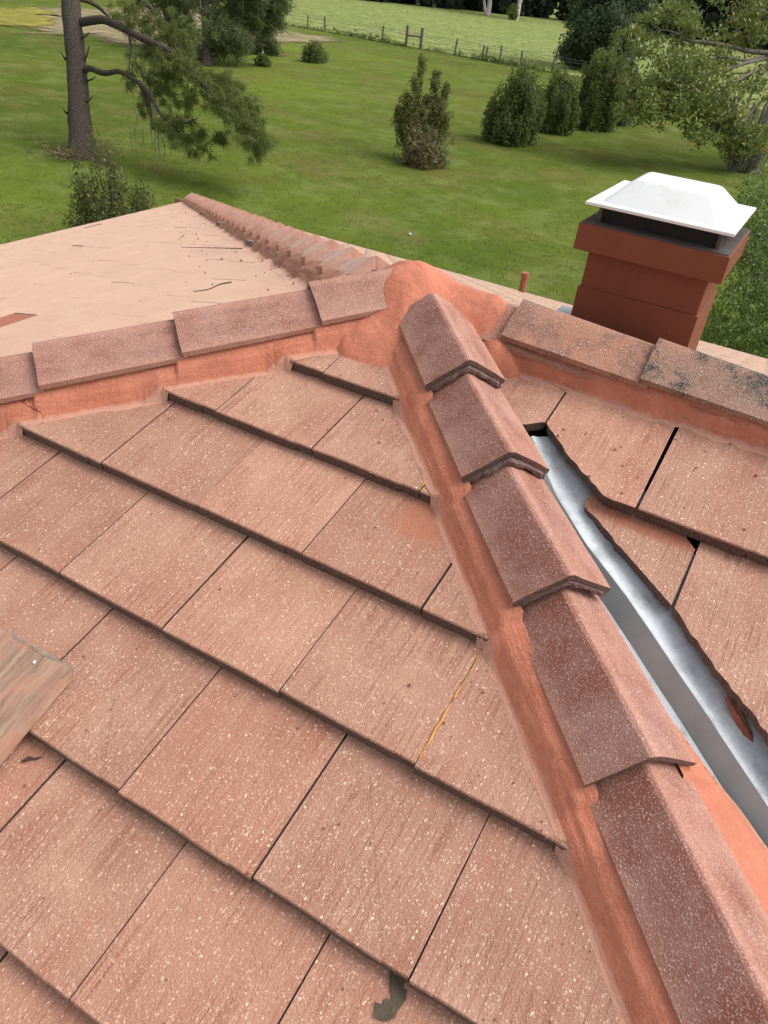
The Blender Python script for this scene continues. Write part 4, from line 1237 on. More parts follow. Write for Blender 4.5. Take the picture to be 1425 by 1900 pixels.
# ------------------------------------------------------------------ foliage builders
def rand_dirs(n):
    d = npr.normal(size=(n, 3)); return d / np.linalg.norm(d, axis=1, keepdims=True)
def leaves(centers, n, size, spread, aspect=1.8, up_bias=0.0, dark_by=None, fold=True, size_var=0.35):
    """n leaf-sized quads round each centre; spread = (sx, sy, sz) gaussian radii or an array per centre"""
    C = np.asarray(centers, float)
    idx = np.repeat(np.arange(len(C)), n)
    off = rand_dirs(len(idx)) * (npr.uniform(0, 1, (len(idx), 1)) ** 0.45)
    sp = np.asarray(spread, float)
    off = off * (sp[idx] if sp.ndim == 2 else sp)
    P = C[idx] + off
    a = rand_dirs(len(P)); a[:, 2] += up_bias; a /= np.linalg.norm(a, axis=1, keepdims=True)
    b = np.cross(a, rand_dirs(len(P))); b /= np.linalg.norm(b, axis=1, keepdims=True) + 1e-9
    s = size * npr.uniform(1 - size_var, 1 + size_var, (len(P), 1))
    L = a * s; Wd = b * s / aspect
    V = np.stack([P - L * 0.5, P + Wd * 0.5, P + L * 0.5, P - Wd * 0.5], 1).reshape(-1, 3)
    F = np.arange(len(V)).reshape(-1, 4)
    base = npr.uniform(0, 1, len(P)) * 0.55 + npr.uniform(0, 0.40, len(C))[idx]
    S = np.repeat(np.clip(base, 0, 0.89), 4)
    return V, F, S
def accent(S, frac):
    n = len(S) // 4
    m = npr.uniform(0, 1, n) < frac
    S = S.copy(); S[np.repeat(m, 4)] = 1.0
    return S
def leafmesh(name, V, F, S): return mesh_np(name, V, F, S)
def needles(centers, n, length, width, radius, droop=0.0, dirs=None):
    """thin needle blades fanning out from twig points"""
    C = np.asarray(centers, float)
    idx = np.repeat(np.arange(len(C)), n)
    d = rand_dirs(len(idx)); d[:, 2] -= droop
    if dirs is not None: d += np.asarray(dirs)[idx] * 0.9
    d /= np.linalg.norm(d, axis=1, keepdims=True)
    P = C[idx] + npr.normal(size=(len(idx), 3)) * radius
    l = length * npr.uniform(0.7, 1.25, (len(idx), 1))
    b = np.cross(d, rand_dirs(len(idx))); b /= np.linalg.norm(b, axis=1, keepdims=True) + 1e-9
    w = width * npr.uniform(0.7, 1.3, (len(idx), 1))
    V = np.stack([P - b * w, P + b * w, P + d * l], 1).reshape(-1, 3)
    F = np.arange(len(V)).reshape(-1, 3)
    S = np.repeat(np.clip(npr.uniform(0, .5, len(idx)) + npr.uniform(0, .5, len(C))[idx], 0, .89), 3)
    return V, F, S
def tree_root(name, loc, label, cat, group=None):
    e = empty(name, loc); tag(e, label, cat, group); return e
def wpart(name, me, mat, root): return link(name, me, mat, root, Matrix.Identity(4))
def limb(bag, pts, r0, r1, sides=7, sub=4, wob=0.08, rng=rnd):
    P = smooth_path(pts, sub)
    k = len(P)
    bag.add(tube(P, [r0 + (r1 - r0) * (i / (k - 1)) for i in range(k)], sides, rng, wob))
    return P

# ------------------------------------------------------------------ big pine on the left
pb_ = gpt(151, 292)
DP = depth(pb_)
pine = tree_root('pine_tree', pb_, 'tall pine at the left with bare rough trunk and long drooping right limbs', 'pine tree')
def pp(px, py, dz=0.0): return at(px, py, DP + dz)
B = Bag()
trunk_pts = [pb_ + Vector((0, 0, -0.2)), pp(150, 262), pp(146, 190), pp(141, 110), pp(133, 30), pp(129, -40), pp(124, -160), pp(118, -330), pp(115, -520)]
P = smooth_path(trunk_pts, 4)
rr = []
for i, p in enumerate(P):
    h = p.z - GZ
    rr.append(0.345 + 0.12 * math.exp(-h / 0.5) - 0.013 * h if h < 13 else 0.15)
B.add(tube(P, rr, 14, random.Random(2), 0.07))
for (a, b) in (((150, 150), (178, 142)), ((151, 118), (166, 84)), ((152, 190), (172, 178)), ((146, 70), (165, 60)), ((122, 110), (112, 96)), ((150, 170), (163, 120)), ((124, 210), (116, 200))):
    limb(B, [pp(*a), pp((a[0] + b[0]) / 2 + 2, (a[1] + b[1]) / 2 + 3, -.2), pp(*b, -.3)], 0.05, 0.015, 5, 3)
wpart('trunk', B.mesh('trunk', True), MT_PINE_BARK, pine)
B = Bag()
limbA = limb(B, [pp(150, 42), pp(190, 37, -.5), pp(225, 50, -.9), pp(258, 68, -1.2), pp(300, 88, -1.6), pp(330, 103, -1.8), pp(352, 132, -2.0), pp(385, 165, -2.3), pp(415, 195, -2.6), pp(440, 215, -2.9), pp(462, 245, -3.1), pp(478, 272, -3.2)], 0.14, 0.025, 7, 4)
limbB = limb(B, [pp(152, 132), pp(168, 127, -.3), pp(195, 136, -.5), pp(222, 133, -.7), pp(255, 152, -1.0), pp(280, 180, -1.3), pp(300, 215, -1.6), pp(320, 232, -1.9), pp(345, 255, -2.1), pp(372, 278, -2.3)], 0.105, 0.02, 7, 4)
limb(B, [pp(316, 228, -1.9), pp(328, 221, -1.8), pp(345, 228, -1.8), pp(368, 218, -1.8)], 0.03, 0.012, 5)
limbC = limb(B, [pp(135, -5), pp(170, 5, .4), pp(195, 25, .8), pp(215, 50, 1.0)], 0.10, 0.02, 6)
limbD = limb(B, [pp(132, -60), pp(200, -40, .3), pp(262, 0, .2), pp(300, 35, 0), pp(322, 70, -.4), pp(345, 108, -.8)], 0.11, 0.02, 6)
limb(B, [pp(238, 55, -1.0), pp(240, 70, -1.0), pp(243, 85, -1.0), pp(241, 112, -1.0), pp(246, 125, -1.1)], 0.035, 0.012, 5)
limb(B, [pp(258, 150, -1.0), pp(268, 175, -1.0), pp(278, 205, -1.1), pp(285, 240, -1.1)], 0.07, 0.05, 5)
wpart('limb', B.mesh('limb', True), MT_PINE_BARK, pine)
cs, ds = [], []
def clump(px, py, dz, rx, ry, n, dirpx=(8, 10)):
    for _ in range(int(n * 0.55)):
        a = rnd.gauss(0, .42); b = rnd.gauss(0, .42)
        p = pp(px + a * rx, py + b * ry, dz + rnd.gauss(0, .45))
        q = pp(px + a * rx + dirpx[0], py + b * ry + dirpx[1], dz)
        cs.append(p); d = (q - p); ds.append(d.normalized() if d.length > 0 else Vector((0, 0, -1)))
for (px_, py_, rx, ry, n) in ((320, 130, 50, 46, 95), (300, 160, 36, 30, 55), (290, 100, 45, 32, 60), (395, 145, 45, 20, 38), (425, 160, 32, 28, 50), (400, 180, 40, 30, 45), (440, 190, 40, 32, 55), (455, 215, 32, 38, 70), (470, 245, 24, 34, 70), (484, 268, 12, 22, 30), (425, 190, 30, 20, 34), (340, 185, 26, 22, 30), (282, 48, 50, 50, 80), (230, 22, 46, 40, 40), (250, 140, 18, 36, 16), (265, 190, 20, 34, 20), (360, 240, 34, 26, 18), (395, 255, 34, 26, 20), (345, 60, 50, 40, 45)):
    clump(px_, py_, -0.7 + (px_ - 300) * -0.008, rx, ry, n)
for pth in (limbA[18:], limbB[24:]):
    for p in pth:
        for _ in range(2 if pth is limbB[24:] else 4):
            cs.append(p + Vector((rnd.gauss(0, .22), rnd.gauss(0, .3), rnd.gauss(0, .16)))); ds.append(Vector((.3, -.2, -.4)))
# crown above the frame
for _ in range(260):
    cs.append(pp(rnd.gauss(170, 110), rnd.uniform(-520, -60), rnd.gauss(0, 2.5))); ds.append(Vector((rnd.gauss(0, 1), rnd.gauss(0, 1), 0)))
V, F, S = needles(cs, 46, 0.27, 0.010, 0.05, 0.25, ds)
wpart('crown', leafmesh('crown', V, F, S), MT_PINE, pine)
# grey moss strands hanging from the limbs
def strands(anchors, n, length, width, wander):
    V, F, S = [], [], []
    for a, mul in anchors:
        for _ in range(n):
            p = Vector(a) + Vector((rnd.gauss(0, wander), rnd.gauss(0, wander), rnd.uniform(-.1, .1)))
            L = length * mul * rnd.uniform(.5, 1.1); k = 7
            th = rnd.uniform(0, math.pi); sx, sy = math.cos(th), math.sin(th)
            dx = dy = 0; o = len(V); sh = rnd.uniform(.1, .85)
            for i in range(k + 1):
                t = i / k
                dx += rnd.gauss(0, .02); dy += rnd.gauss(0, .02)
                w = width * (0.5 + math.sin(math.pi * min(1, t * .9 + .1))) * rnd.uniform(.5, 1.2)
                c = p + Vector((dx, dy, -L * t))
                V.append((c.x - sx * w, c.y - sy * w, c.z)); V.append((c.x + sx * w, c.y + sy * w, c.z)); S += [sh, sh]
            for i in range(k): F.append((o + 2 * i, o + 2 * i + 1, o + 2 * i + 3, o + 2 * i + 2))
    return np.array(V), np.array(F), np.array(S)
anc = [(pp(246, 60, -1.0), 1.3), (pp(244, 95, -1.0), .9), (pp(262, 72, -1.2), 2.0), (pp(272, 110, -1.2), 1.6), (pp(240, 160, -1.0), 1.5), (pp(250, 230, -1.0), 1.1), (pp(283, 170, -1.2), 2.0), (pp(286, 228, -1.2), 1.3), (pp(292, 250, -1.2), 1.0), (pp(238, 120, -1.), .9)]
V, F, S = strands(anc, 5, 0.9, 0.012, 0.10)
wpart('hanging_moss', leafmesh('hanging_moss', V, F, S), MT_MOSS, pine)['kind'] = 'stuff'
B = Bag()
# needle litter and low brush round the trunk foot
cs = [pb_ + Vector((rnd.gauss(0, .7), rnd.gauss(0, .5), rnd.uniform(0, .25))) for _ in range(60)]
V, F, S = needles(cs, 24, 0.22, 0.012, 0.1)
wpart('needle_litter', leafmesh('needle_litter', V, F, S), MT_DRYTWIGS, pine)

# ------------------------------------------------------------------ generic trees and bushes placed on the ground
def pix_tree(name, label, cat, base_px, trunk, crown, mat_leaf, mat_bark, n_leaf, leaf, kind='leaf', group=None, r0=0.2, needle_w=0.02, accent_frac=0.0):
    """trunk: list of polylines in pixels at the tree's depth; crown: list of (px, py, rx, ry, clumps)"""
    g = gpt(*base_px); D = depth(g); mpp = D / FPX
    root = tree_root(name, g, label, cat, group)
    B = Bag()
    for i, (poly, ra, rb) in enumerate(trunk):
        pts = [at(x, y, D + rnd.uniform(-.4, .4) * (0 if q == 0 else 1)) for q, (x, y) in enumerate(poly)]
        if i == 0: pts[0] = g + Vector((0, 0, -0.1))
        limb(B, pts, ra, rb, 7, 3)
    wpart('trunk', B.mesh('trunk', True), mat_bark, root)
    cs, sp = [], []
    for (px_, py_, rx, ry, n) in crown:
        c = at(px_, py_, D)
        for _ in range(int(n * (0.6 if kind == 'needle' else 1.0))):
            d = Vector((rnd.gauss(0, 1), rnd.gauss(0, 1), rnd.gauss(0, 1))).normalized() * (rnd.random() ** 0.4)
            right = Vector(RW[0]); up = Vector((0, 0, 1))
            cs.append(c + right * d.x * rx * mpp + up * d.z * ry * mpp + FWD.cross(right).cross(right).normalized() * d.y * rx * mpp)
    if kind == 'needle': V, F, S = needles(cs, n_leaf, leaf, needle_w, leaf * 0.3, 0.2)
    else:
        V, F, S = leaves(cs, n_leaf, leaf, (leaf * 3.4,) * 3)
        if accent_frac: S = accent(S, accent_frac)
    wpart('crown', leafmesh('crown', V, F, S), mat_leaf, root)
    return root, D
# two pines behind the big one, with loose hanging foliage
pix_tree('pine_tree', 'dark trunked pine behind the big pine with foliage reaching right toward the fence', 'pine tree', (384, 122),
         [([(384, 122), (383, 60), (380, 0), (376, -90), (374, -260)], 0.34, 0.12), ([(382, 40), (372, 20), (362, -10)], .10, .05), ([(381, 10), (420, -20), (470, -10), (505, 15)], .10, .03), ([(384, 75), (410, 66), (435, 72)], .06, .02)],
         [(470, 15, 62, 34, 190), (440, -25, 100, 35, 120), (505, 10, 30, 26, 50), (460, 45, 30, 14, 34), (425, 78, 42, 26, 85), (372, 92, 34, 28, 44), (400, 55, 30, 30, 36), (400, -60, 90, 40, 80)],
         MT_PINE_FAR, MT_PINE_BARK, 46, 0.55, 'needle', r0=.3, needle_w=0.028)
pix_tree('pine_tree', 'slim leaning pine between the big pine and the dark trunked pine', 'pine tree', (318, 100),
         [([(318, 100), (316, 60), (308, 20), (300, -40), (290, -200)], 0.26, 0.10), ([(316, 62), (296, 28), (272, -8)], .08, .04)],
         [(300, 10, 60, 40, 95), (330, 60, 36, 30, 46), (350, 20, 40, 34, 46), (290, -40, 80, 40, 70)],
         MT_PINE_FAR, MT_PINE_BARK, 46, 0.55, 'needle', needle_w=0.028)
# distant scrub at the edge of the rough grass
for (bx, by, rx, ry, lab) in ((437, 98, 32, 20, 'low green scrub under the pines beside the round fence bush'),):
    g = gpt(bx, by); D = depth(g); m = D / FPX
    cs = [g + Vector((rnd.gauss(0, .5) * rx * m, rnd.gauss(0, .6) * rx * m, abs(rnd.gauss(0, .45)) * ry * m)) for _ in range(120)]
    V, F, S = leaves(cs, 26, 0.22, (0.4, 0.4, 0.3))
    root = tree_root('scrub_bush', g, lab, 'bush')
    wpart('foliage', leafmesh('foliage', V, F, S), MT_TALLBUSH, root)

def bush(name, label, base_px, rx, h, n, leaf, mat, shape='dome', group=None, per=38, twigs=0, accent_frac=0.0, lean=0.0, sprd=2.6, dep=None):
    """a shrub: rx half width and h height in pixels at its own distance"""
    g = gpt(*base_px); D = depth(g); m = D / FPX
    RX, H = rx * m, h * m
    root = tree_root(name, g, label, 'bush', group)
    cs = []
    ns = max(14, n // 12)
    for i in range(ns):
        a = rnd.uniform(0, 2 * math.pi); r = rnd.random() ** 0.5
        if shape == 'cone': ht = (1 - r) ** 0.6 * rnd.uniform(.75, 1.0) + .22
        else: ht = math.sqrt(max(0.02, 1 - r * r)) * rnd.uniform(.72, 1.05) * .86 + .14 * rnd.random()
        ht *= rnd.choice((1.0, 1.0, .9, 1.16))
        tip = g + Vector((math.cos(a) * r * RX + lean * ht * H, math.sin(a) * r * RX, ht * H))
        bot = g + Vector((math.cos(a) * r * RX * .75, math.sin(a) * r * RX * .75, 0.03 * H))
        k = max(3, int(n / ns * (0.5 + ht)))
        for j in range(k):
            t = (j + rnd.random()) / k
            w = leaf * 1.3 * (1.25 - t)
            cs.append(bot + (tip - bot) * t + Vector((rnd.gauss(0, w), rnd.gauss(0, w), rnd.gauss(0, w * .5))))
    V, F, S = leaves(cs, per, leaf, (leaf * sprd * .8,) * 2 + (leaf * sprd * 1.3,), up_bias=0.8)
    if accent_frac: S = accent(S, accent_frac)
    B = Bag()
    for i in range(9):
        a = rnd.uniform(0, 6.28); r = rnd.uniform(.2, .7)
        limb(B, [g + Vector((math.cos(a) * .1 * RX, math.sin(a) * .1 * RX, -.05)), g + Vector((math.cos(a) * r * .5 * RX, math.sin(a) * r * .5 * RX, H * .4)), g + Vector((math.cos(a) * r * RX * .8, math.sin(a) * r * RX * .8, H * .8))], .03, .01, 5, 2)
    wpart('stem', B.mesh('stem', True), MT_OAK_BARK, root)
    wpart('foliage', leafmesh('foliage', V, F, S), mat, root)
    return root, g, m
# shrub just past the left eave
bush('shrub', 'dark olive leafy shrub growing right behind the left edge of the pale roof', (212, 452), 82, 165, 420, 0.075, MT_SHRUB, 'dome', accent_frac=0.04, per=22, sprd=2.8)
# small bushes by the fence corner
bush('round_bush', 'brownish round bush on the lawn left of the other small fence bush', (497, 102), 22, 36, 130, 0.19, MT_SHRUB, 'dome', 'small bushes near the fence')
bush('round_bush', 'small dark green bush on the lawn right of the brownish round bush', (587, 116), 19, 30, 130, 0.18, MT_BUSH, 'dome', 'small bushes near the fence')
r_, g_, m_ = bush('round_bush', 'tiny sapling with a white stake in front of the brownish round bush', (487, 122), 7, 12, 30, 0.16, MT_BUSH, 'dome', 'small bushes near the fence')
sv, sf = tube([g_, g_ + Vector((0, 0, 24 * m_))], [.05, .05], 6)
wpart('stake', mesh_py('stake', sv, sf), MT_WHITE, r_)
# tall sparse shrub in the middle of the lawn: several leafy stems over a dry skirt
g = gpt(784, 308); D = depth(g); m = D / FPX
root = tree_root('tall_shrub', g, 'tall sparse shrub of upright leafy stems alone in the middle lawn', 'bush')
cs, B = [], Bag()
stems = [((775, 300), (776, 220), (778, 160), (782, 112)), ((778, 300), (775, 230), (772, 190), (771, 150)), ((790, 300), (800, 230), (808, 180), (808, 135)), ((795, 300), (808, 240), (815, 200), (826, 165)), ((770, 300), (758, 250), (754, 215), (752, 180)), ((765, 300), (746, 260), (741, 230), (738, 205)), ((785, 300), (788, 240), (790, 210), (792, 185)), ((800, 300), (815, 260), (822, 235), (826, 220)), ((782, 300), (782, 250), (783, 230), (780, 205)), ((772, 300), (766, 250), (764, 236), (765, 222)), ((792, 300), (802, 250), (812, 228), (818, 195))]
for st in stems:
    dz = rnd.uniform(-.5, .5)
    P = limb(B, [at(x, y, D + dz * (0.2 + q * .3)) for q, (x, y) in enumerate(st)], .03, .01, 5, 5)
    for i, p in enumerate(P):
        t = i / len(P)
        if t < .22: continue
        w = (0.15 if st is not stems[5] else .10) * (1.15 - .55 * t) * (1.0 if t < .93 else .6)
        for _ in range(5): cs.append(p + Vector((rnd.gauss(0, w), rnd.gauss(0, w), rnd.gauss(0, .12))))
V, F, S = leaves(cs, 22, 0.095, (.13, .13, .17), up_bias=.9)
wpart('stem', B.mesh('stem', True), MT_OAK_BARK, root)
wpart('foliage', leafmesh('foliage', V, F, S), MT_TALLBUSH, root)
cs = [g + Vector((rnd.gauss(0, .48) * 42 * m, rnd.gauss(0, .45) * 42 * m, abs(rnd.gauss(0, .40)) * 58 * m)) for _ in range(120)]
V, F, S = needles(cs, 22, 0.32, 0.016, .1, -.5)
wpart('dry_skirt', leafmesh('dry_skirt', V, F, S), MT_DRYTWIGS, root)
cs = [g + Vector((rnd.gauss(0, .5) * 44 * m, rnd.gauss(0, .45) * 44 * m, abs(rnd.gauss(0, .40)) * 80 * m)) for _ in range(60)]
V, F, S = leaves(cs, 16, 0.125, (.16, .16, .2), up_bias=.6)
wpart('low_foliage', leafmesh('low_foliage', V, F, S), MT_TALLBUSH, root)
# the row of dense bushes
bush('dense_bush', 'leftmost of the dense dark bushes in a row, wide and leaning right', (943, 264), 54, 122, 760, 0.125, MT_BUSH, 'dome', 'row of dense dark bushes', lean=.10)
bush('dense_bush', 'narrow middle bush of the dense dark row with lighter right edge', (1027, 246), 35, 100, 460, 0.125, MT_BUSH, 'cone', 'row of dense dark bushes')
bush('dense_bush', 'tall broad bush at the right of the dense dark row below the evergreen tree', (1100, 238), 48, 138, 760, 0.14, MT_BUSH, 'dome', 'row of dense dark bushes')
bush('dense_bush', 'dark bush tucked behind the right end of the dense bush row', (1137, 228), 30, 112, 380, 0.16, MT_DARKTREE, 'dome', 'row of dense dark bushes')
# dark evergreen behind them
pix_tree('evergreen_tree', 'large dark evergreen tree standing behind the dense bush row', 'tree', (1118, 138),
         [([(1118, 138), (1117, 80), (1114, 20), (1112, -60), (1110, -160)], .4, .12)],
         [(1115, 70, 62, 38, 170), (1120, 30, 62, 36, 160), (1105, 90, 62, 20, 90), (1130, 0, 58, 40, 130), (1115, -50, 60, 50, 120), (1175, 20, 30, 40, 60), (1160, 88, 26, 16, 36), (1070, 92, 26, 20, 40), (1112, -120, 40, 50, 60)],
         MT_DARKTREE, MT_OAK_BARK, 60, 0.28)

# ------------------------------------------------------------------ moss hung oak at the right edge
og = gpt(1399, 322); DO = depth(og); mo = DO / FPX
oak = tree_root('oak_tree', og, 'moss hung oak at the right edge with leafy branches reaching left', 'oak tree')
def oo(px, py, dz=0.0): return at(px, py, DO + dz)
B = Bag()
limb(B, [og + Vector((0, 0, -.2)), oo(1400, 295), oo(1412, 250, .5), oo(1440, 190, 1), oo(1470, 120, 1.2), oo(1490, 30, 1), oo(1500, -80, 1), oo(1505, -220, 1)], .36, .16, 9, 4)
wpart('trunk', B.mesh('trunk', True), MT_OAK_BARK, oak)
B = Bag()
paths = []
def ob(pts, r0, r1=0.02):
    P = limb(B, [oo(x, y, d) for x, y, d in pts], r0, r1, 6, 4); paths.append(P); return P
ob([(1475, 115, 1), (1430, 100, -.5), (1390, 95, -1), (1345, 84, -1.6), (1300, 78, -2), (1268, 72, -2.2), (1258, 50, -2.2), (1262, 28, -2.2), (1268, 8, -2.2)], .13)
ob([(1262, 66, -2.2), (1235, 56, -2.4), (1205, 62, -2.5), (1180, 70, -2.6)], .05)
ob([(1258, 42, -2.2), (1235, 38, -2.2), (1210, 30, -2.2)], .04)
ob([(1420, 104, -.6), (1380, 112, -1.5), (1340, 105, -2), (1300, 118, -2.4), (1262, 130, -2.6)], .07)
ob([(1425, 108, -.6), (1380, 118, -2), (1330, 135, -2.6), (1280, 145, -3), (1235, 160, -3.2), (1195, 170, -3.4), (1165, 190, -3.4)], .08)
ob([(1425, 118, -.6), (1385, 140, -2), (1350, 160, -2.6), (1300, 190, -3), (1255, 205, -3.2), (1215, 218, -3.3)], .07)
ob([(1430, 125, 0), (1395, 155, -1), (1365, 185, -1.6), (1335, 215, -2), (1305, 235, -2.2), (1285, 250, -2.3)], .06)
ob([(1440, 170, 0), (1405, 195, -1), (1380, 225, -1.4), (1360, 245, -1.5), (1345, 262, -1.6)], .06)
ob([(1440, 190, .5), (1420, 230, -.6), (1395, 255, -1), (1375, 270, -1), (1360, 285, -1)], .06)
ob([(1490, 40, 1), (1430, 25, 0), (1385, 18, -.6), (1360, 40, -1)], .09)
ob([(1500, -60, 1), (1440, -40, 0), (1390, -10, 0), (1380, 15, 0)], .10)
ob([(1440, 20, 0), (1415, 60, -1), (1405, 80, -1.4)], .06)
wpart('limb', B.mesh('limb', True), MT_OAK_BARK, oak)
cs = []
def oclump(px, py, dz, rx, ry, n):
    for _ in range(int(n * 0.62)):
        cs.append(oo(px + rnd.gauss(0, .45) * rx, py + rnd.gauss(0, .45) * ry, dz + rnd.gauss(0, .8)))
for a in ((1225, 28, -2.3, 42, 22, 30), (1255, 20, -2.2, 40, 24, 22), (1185, 60, -2.6, 34, 20, 24), (1285, 50, -2.2, 30, 22, 16), (1200, 95, -2.8, 42, 24, 26), (1240, 120, -3, 52, 34, 70), (1280, 130, -3, 50, 38, 70), (1195, 170, -3.4, 44, 32, 60), (1240, 175, -3.2, 54, 38, 90), (1290, 180, -3, 54, 36, 90), (1170, 200, -3.4, 26, 20, 26), (1215, 215, -3.3, 40, 14, 26), (1260, 205, -3, 46, 20, 46), (1320, 195, -2.4, 40, 34, 54), (1290, 248, -2.3, 24, 14, 24), (1330, 120, -2, 46, 26, 40), (1345, 225, -1.6, 34, 26, 32), (1380, 245, -1, 46, 30, 56), (1365, 275, -1, 26, 18, 24), (1405, 270, -1, 30, 30, 34), (1400, 160, -1, 40, 40, 36), (1350, 60, -1, 40, 22, 16), (1330, 5, -.5, 20, 10, 6), (1405, 55, -1, 34, 40, 52), (1410, 5, 0, 30, 22, 40), (1440, -30, 0, 60, 50, 60), (1470, 100, 0, 60, 90, 120), (1480, 220, 0, 50, 60, 70), (1500, -120, 0, 120, 60, 120)): oclump(*a)
for P in paths:
    for p in P[8:]:
        for _ in range(2): cs.append(p + Vector((rnd.gauss(0, .3), rnd.gauss(0, .4), rnd.gauss(0, .25))))
V, F, S = leaves(cs, 22, 0.20, (.40, .40, .26), 2.4, -0.25)
wpart('crown', leafmesh('crown', V, F, accent(S, .03)), MT_OAK, oak)
anc = [(oo(1350 + rnd.uniform(-12, 14), 170 + rnd.uniform(0, 40), -1.8), rnd.uniform(.7, 1.3)) for _ in range(7)] + [(oo(1398 + rnd.uniform(-26, 16), 262 + rnd.uniform(0, 18), -.6), rnd.uniform(.6, 1.2)) for _ in range(10)] + [(oo(1195, 66, -2.6), .5), (oo(1415, 190, -1), 1.2), (oo(1408, 200, -1), 1.3)]
V, F, S = strands(anc, 16, 1.25, 0.022, 0.22)
wpart('hanging_moss', leafmesh('hanging_moss', V, F, S), MT_MOSS, oak)['kind'] = 'stuff'
# yard tree close to the house on the right, seen from above beside the chimney
yg = gpt(1470, 700)
yard = tree_root('yard_tree', yg, 'leafy green tree close to the house right of the chimney', 'tree')
DY = depth(yg)
def yy(px, py, dz=0.0): return at(px, py, DY + dz)
B = Bag()
limb(B, [yg + Vector((0, 0, -.2)), yy(1468, 620), yy(1462, 540), yy(1455, 470), yy(1450, 400)], .14, .05, 8, 4)
for (a, b) in (((1465, 600), (1400, 560)), ((1462, 540), (1390, 500)), ((1460, 500), (1400, 430)), ((1456, 460), (1395, 380)), ((1466, 630), (1390, 620)), ((1464, 580), (1350, 600))):
    limb(B, [yy(*a), yy((a[0] + b[0]) / 2, (a[1] + b[1]) / 2 + 8, .3), yy(*b, .4)], .05, .012, 5, 3)
wpart('trunk', B.mesh('trunk', True), MT_OAK_BARK, yard)
cs = []
for (px_, py_, rx, ry, n) in ((1405, 360, 34, 34, 46), (1425, 420, 34, 46, 80), (1385, 400, 24, 26, 30), (1400, 470, 40, 40, 72), (1430, 500, 40, 50, 90), (1380, 520, 40, 34, 46), (1415, 560, 44, 34, 80), (1360, 555, 34, 26, 40), (1395, 600, 50, 22, 70), (1330, 600, 36, 22, 34), (1430, 620, 50, 30, 80), (1370, 625, 40, 16, 44), (1480, 450, 60, 110, 160), (1500, 600, 70, 70, 120), (1340, 640, 40, 18, 30), (1400, 655, 50, 16, 40)):
    for _ in range(n): cs.append(yy(px_ + rnd.gauss(0, .5) * rx, py_ + rnd.gauss(0, .5) * ry, rnd.gauss(0, .8)))
V, F, S = leaves(cs, 20, 0.075, (.16, .16, .13), 2.0)
wpart('crown', leafmesh('crown', V, F, S), MT_NEAR, yard)
V, F, S = strands([(yy(1415 + rnd.uniform(-6, 6), 430 + rnd.uniform(-20, 20), -.4), 1.0) for _ in range(4)] + [(yy(1408 + rnd.uniform(-8, 8), 512, -.8), .5) for _ in range(4)], 10, .45, .012, .08)
wpart('hanging_moss', leafmesh('hanging_moss', V, F, S), MT_MOSS, yard)['kind'] = 'stuff'

# ------------------------------------------------------------------ fence
def fd(px, py):
    p = gpt(px, py); return (p - FL0).dot(fdir)
fence = empty('wire_fence', fence_pt(fd(690, 76)))
tag(fence, 'long wire fence on wooden posts between the lawn and the pasture', 'fence')
fr_ = Matrix.Rotation(math.atan2(fdir.y, fdir.x), 4, 'Z')
post_pts = [(560, 53), (596, 59), (689, 78), (872, 112), (920, 118), (960, 125), (1010, 136)]
ds_ = [fd(*p) for p in post_pts]
ds_ = [ds_[0] - 24, ds_[0] - 18, ds_[0] - 12, ds_[0] - 6] + ds_[:3] + [fd(745, 92) + 3.6, fd(745, 92) + 7] + ds_[3:] + [ds_[-1] + 3.4 * i for i in range(1, 10)]
pm = bevel_box('post', -.07, .07, -.07, .07, -.2, 1.30, .015, 1)
for d in ds_:
    o = link('post', pm, MT_POST, fence, Matrix.Translation(fence_pt(d)) @ Matrix.Rotation(rnd.uniform(-.07, .07), 4, 'X') @ Matrix.Rotation(rnd.uniform(-.07, .07), 4, 'Y') @ Matrix.Rotation(rnd.uniform(0, 1.5), 4, 'Z') @ Matrix.Diagonal((1, 1, rnd.uniform(.85, 1.1), 1)))
b0, b1 = fence_pt(fd(718, 86)), fence_pt(fd(744, 91))
bp = bevel_box('brace_post', -.11, .11, -.11, .11, -.2, 1.75, .02, 1)
for p in (b0, b1): link('brace_post', bp, MT_POST, fence, Matrix.Translation(p))
rv, rf = tube([b0 + Vector((0, 0, .95)), b1 + Vector((0, 0, 1.0))], [.08, .08], 8)
link('brace_rail', mesh_py('brace_rail', rv, rf), MT_POST, fence, Matrix.Identity(4))
for z in (.35, .7, 1.05, 1.25):
    wv_, wf_ = tube([fence_pt(ds_[0], 0) + Vector((0, 0, z)), fence_pt((ds_[0] + ds_[-1]) / 2) + Vector((0, 0, z - .03)), fence_pt(ds_[-1]) + Vector((0, 0, z))], [.012] * 3, 5)
    link('wire', mesh_py('wire', wv_, wf_), MT_WIRE, fence, Matrix.Identity(4))
# weeds along the fence line
cs = []
for px_, n in ((880, 16), (900, 16), (920, 20), (960, 14), (1000, 8), (640, 16), (660, 14), (690, 10), (720, 6), (600, 10)):
    d = fd(px_, 78 + (px_ - 690) * 0.178)
    for _ in range(n): cs.append(fence_pt(d + rnd.gauss(0, 1.2), rnd.gauss(0, .4)) + Vector((0, 0, abs(rnd.gauss(0, .22)))))
for _ in range(150): cs.append(fence_pt(rnd.uniform(-25, 42), rnd.gauss(0, .3)) + Vector((0, 0, abs(rnd.gauss(0, .10)))))
V, F, S = leaves(cs, 18, .22, (.3, .3, .2), 2.5, .8)
o = link('fence_weeds', leafmesh('fence_weeds', V, F, S), MT_BUSH); tag(o, 'dark weeds growing along the foot of the wire fence', 'weeds', kind='stuff')

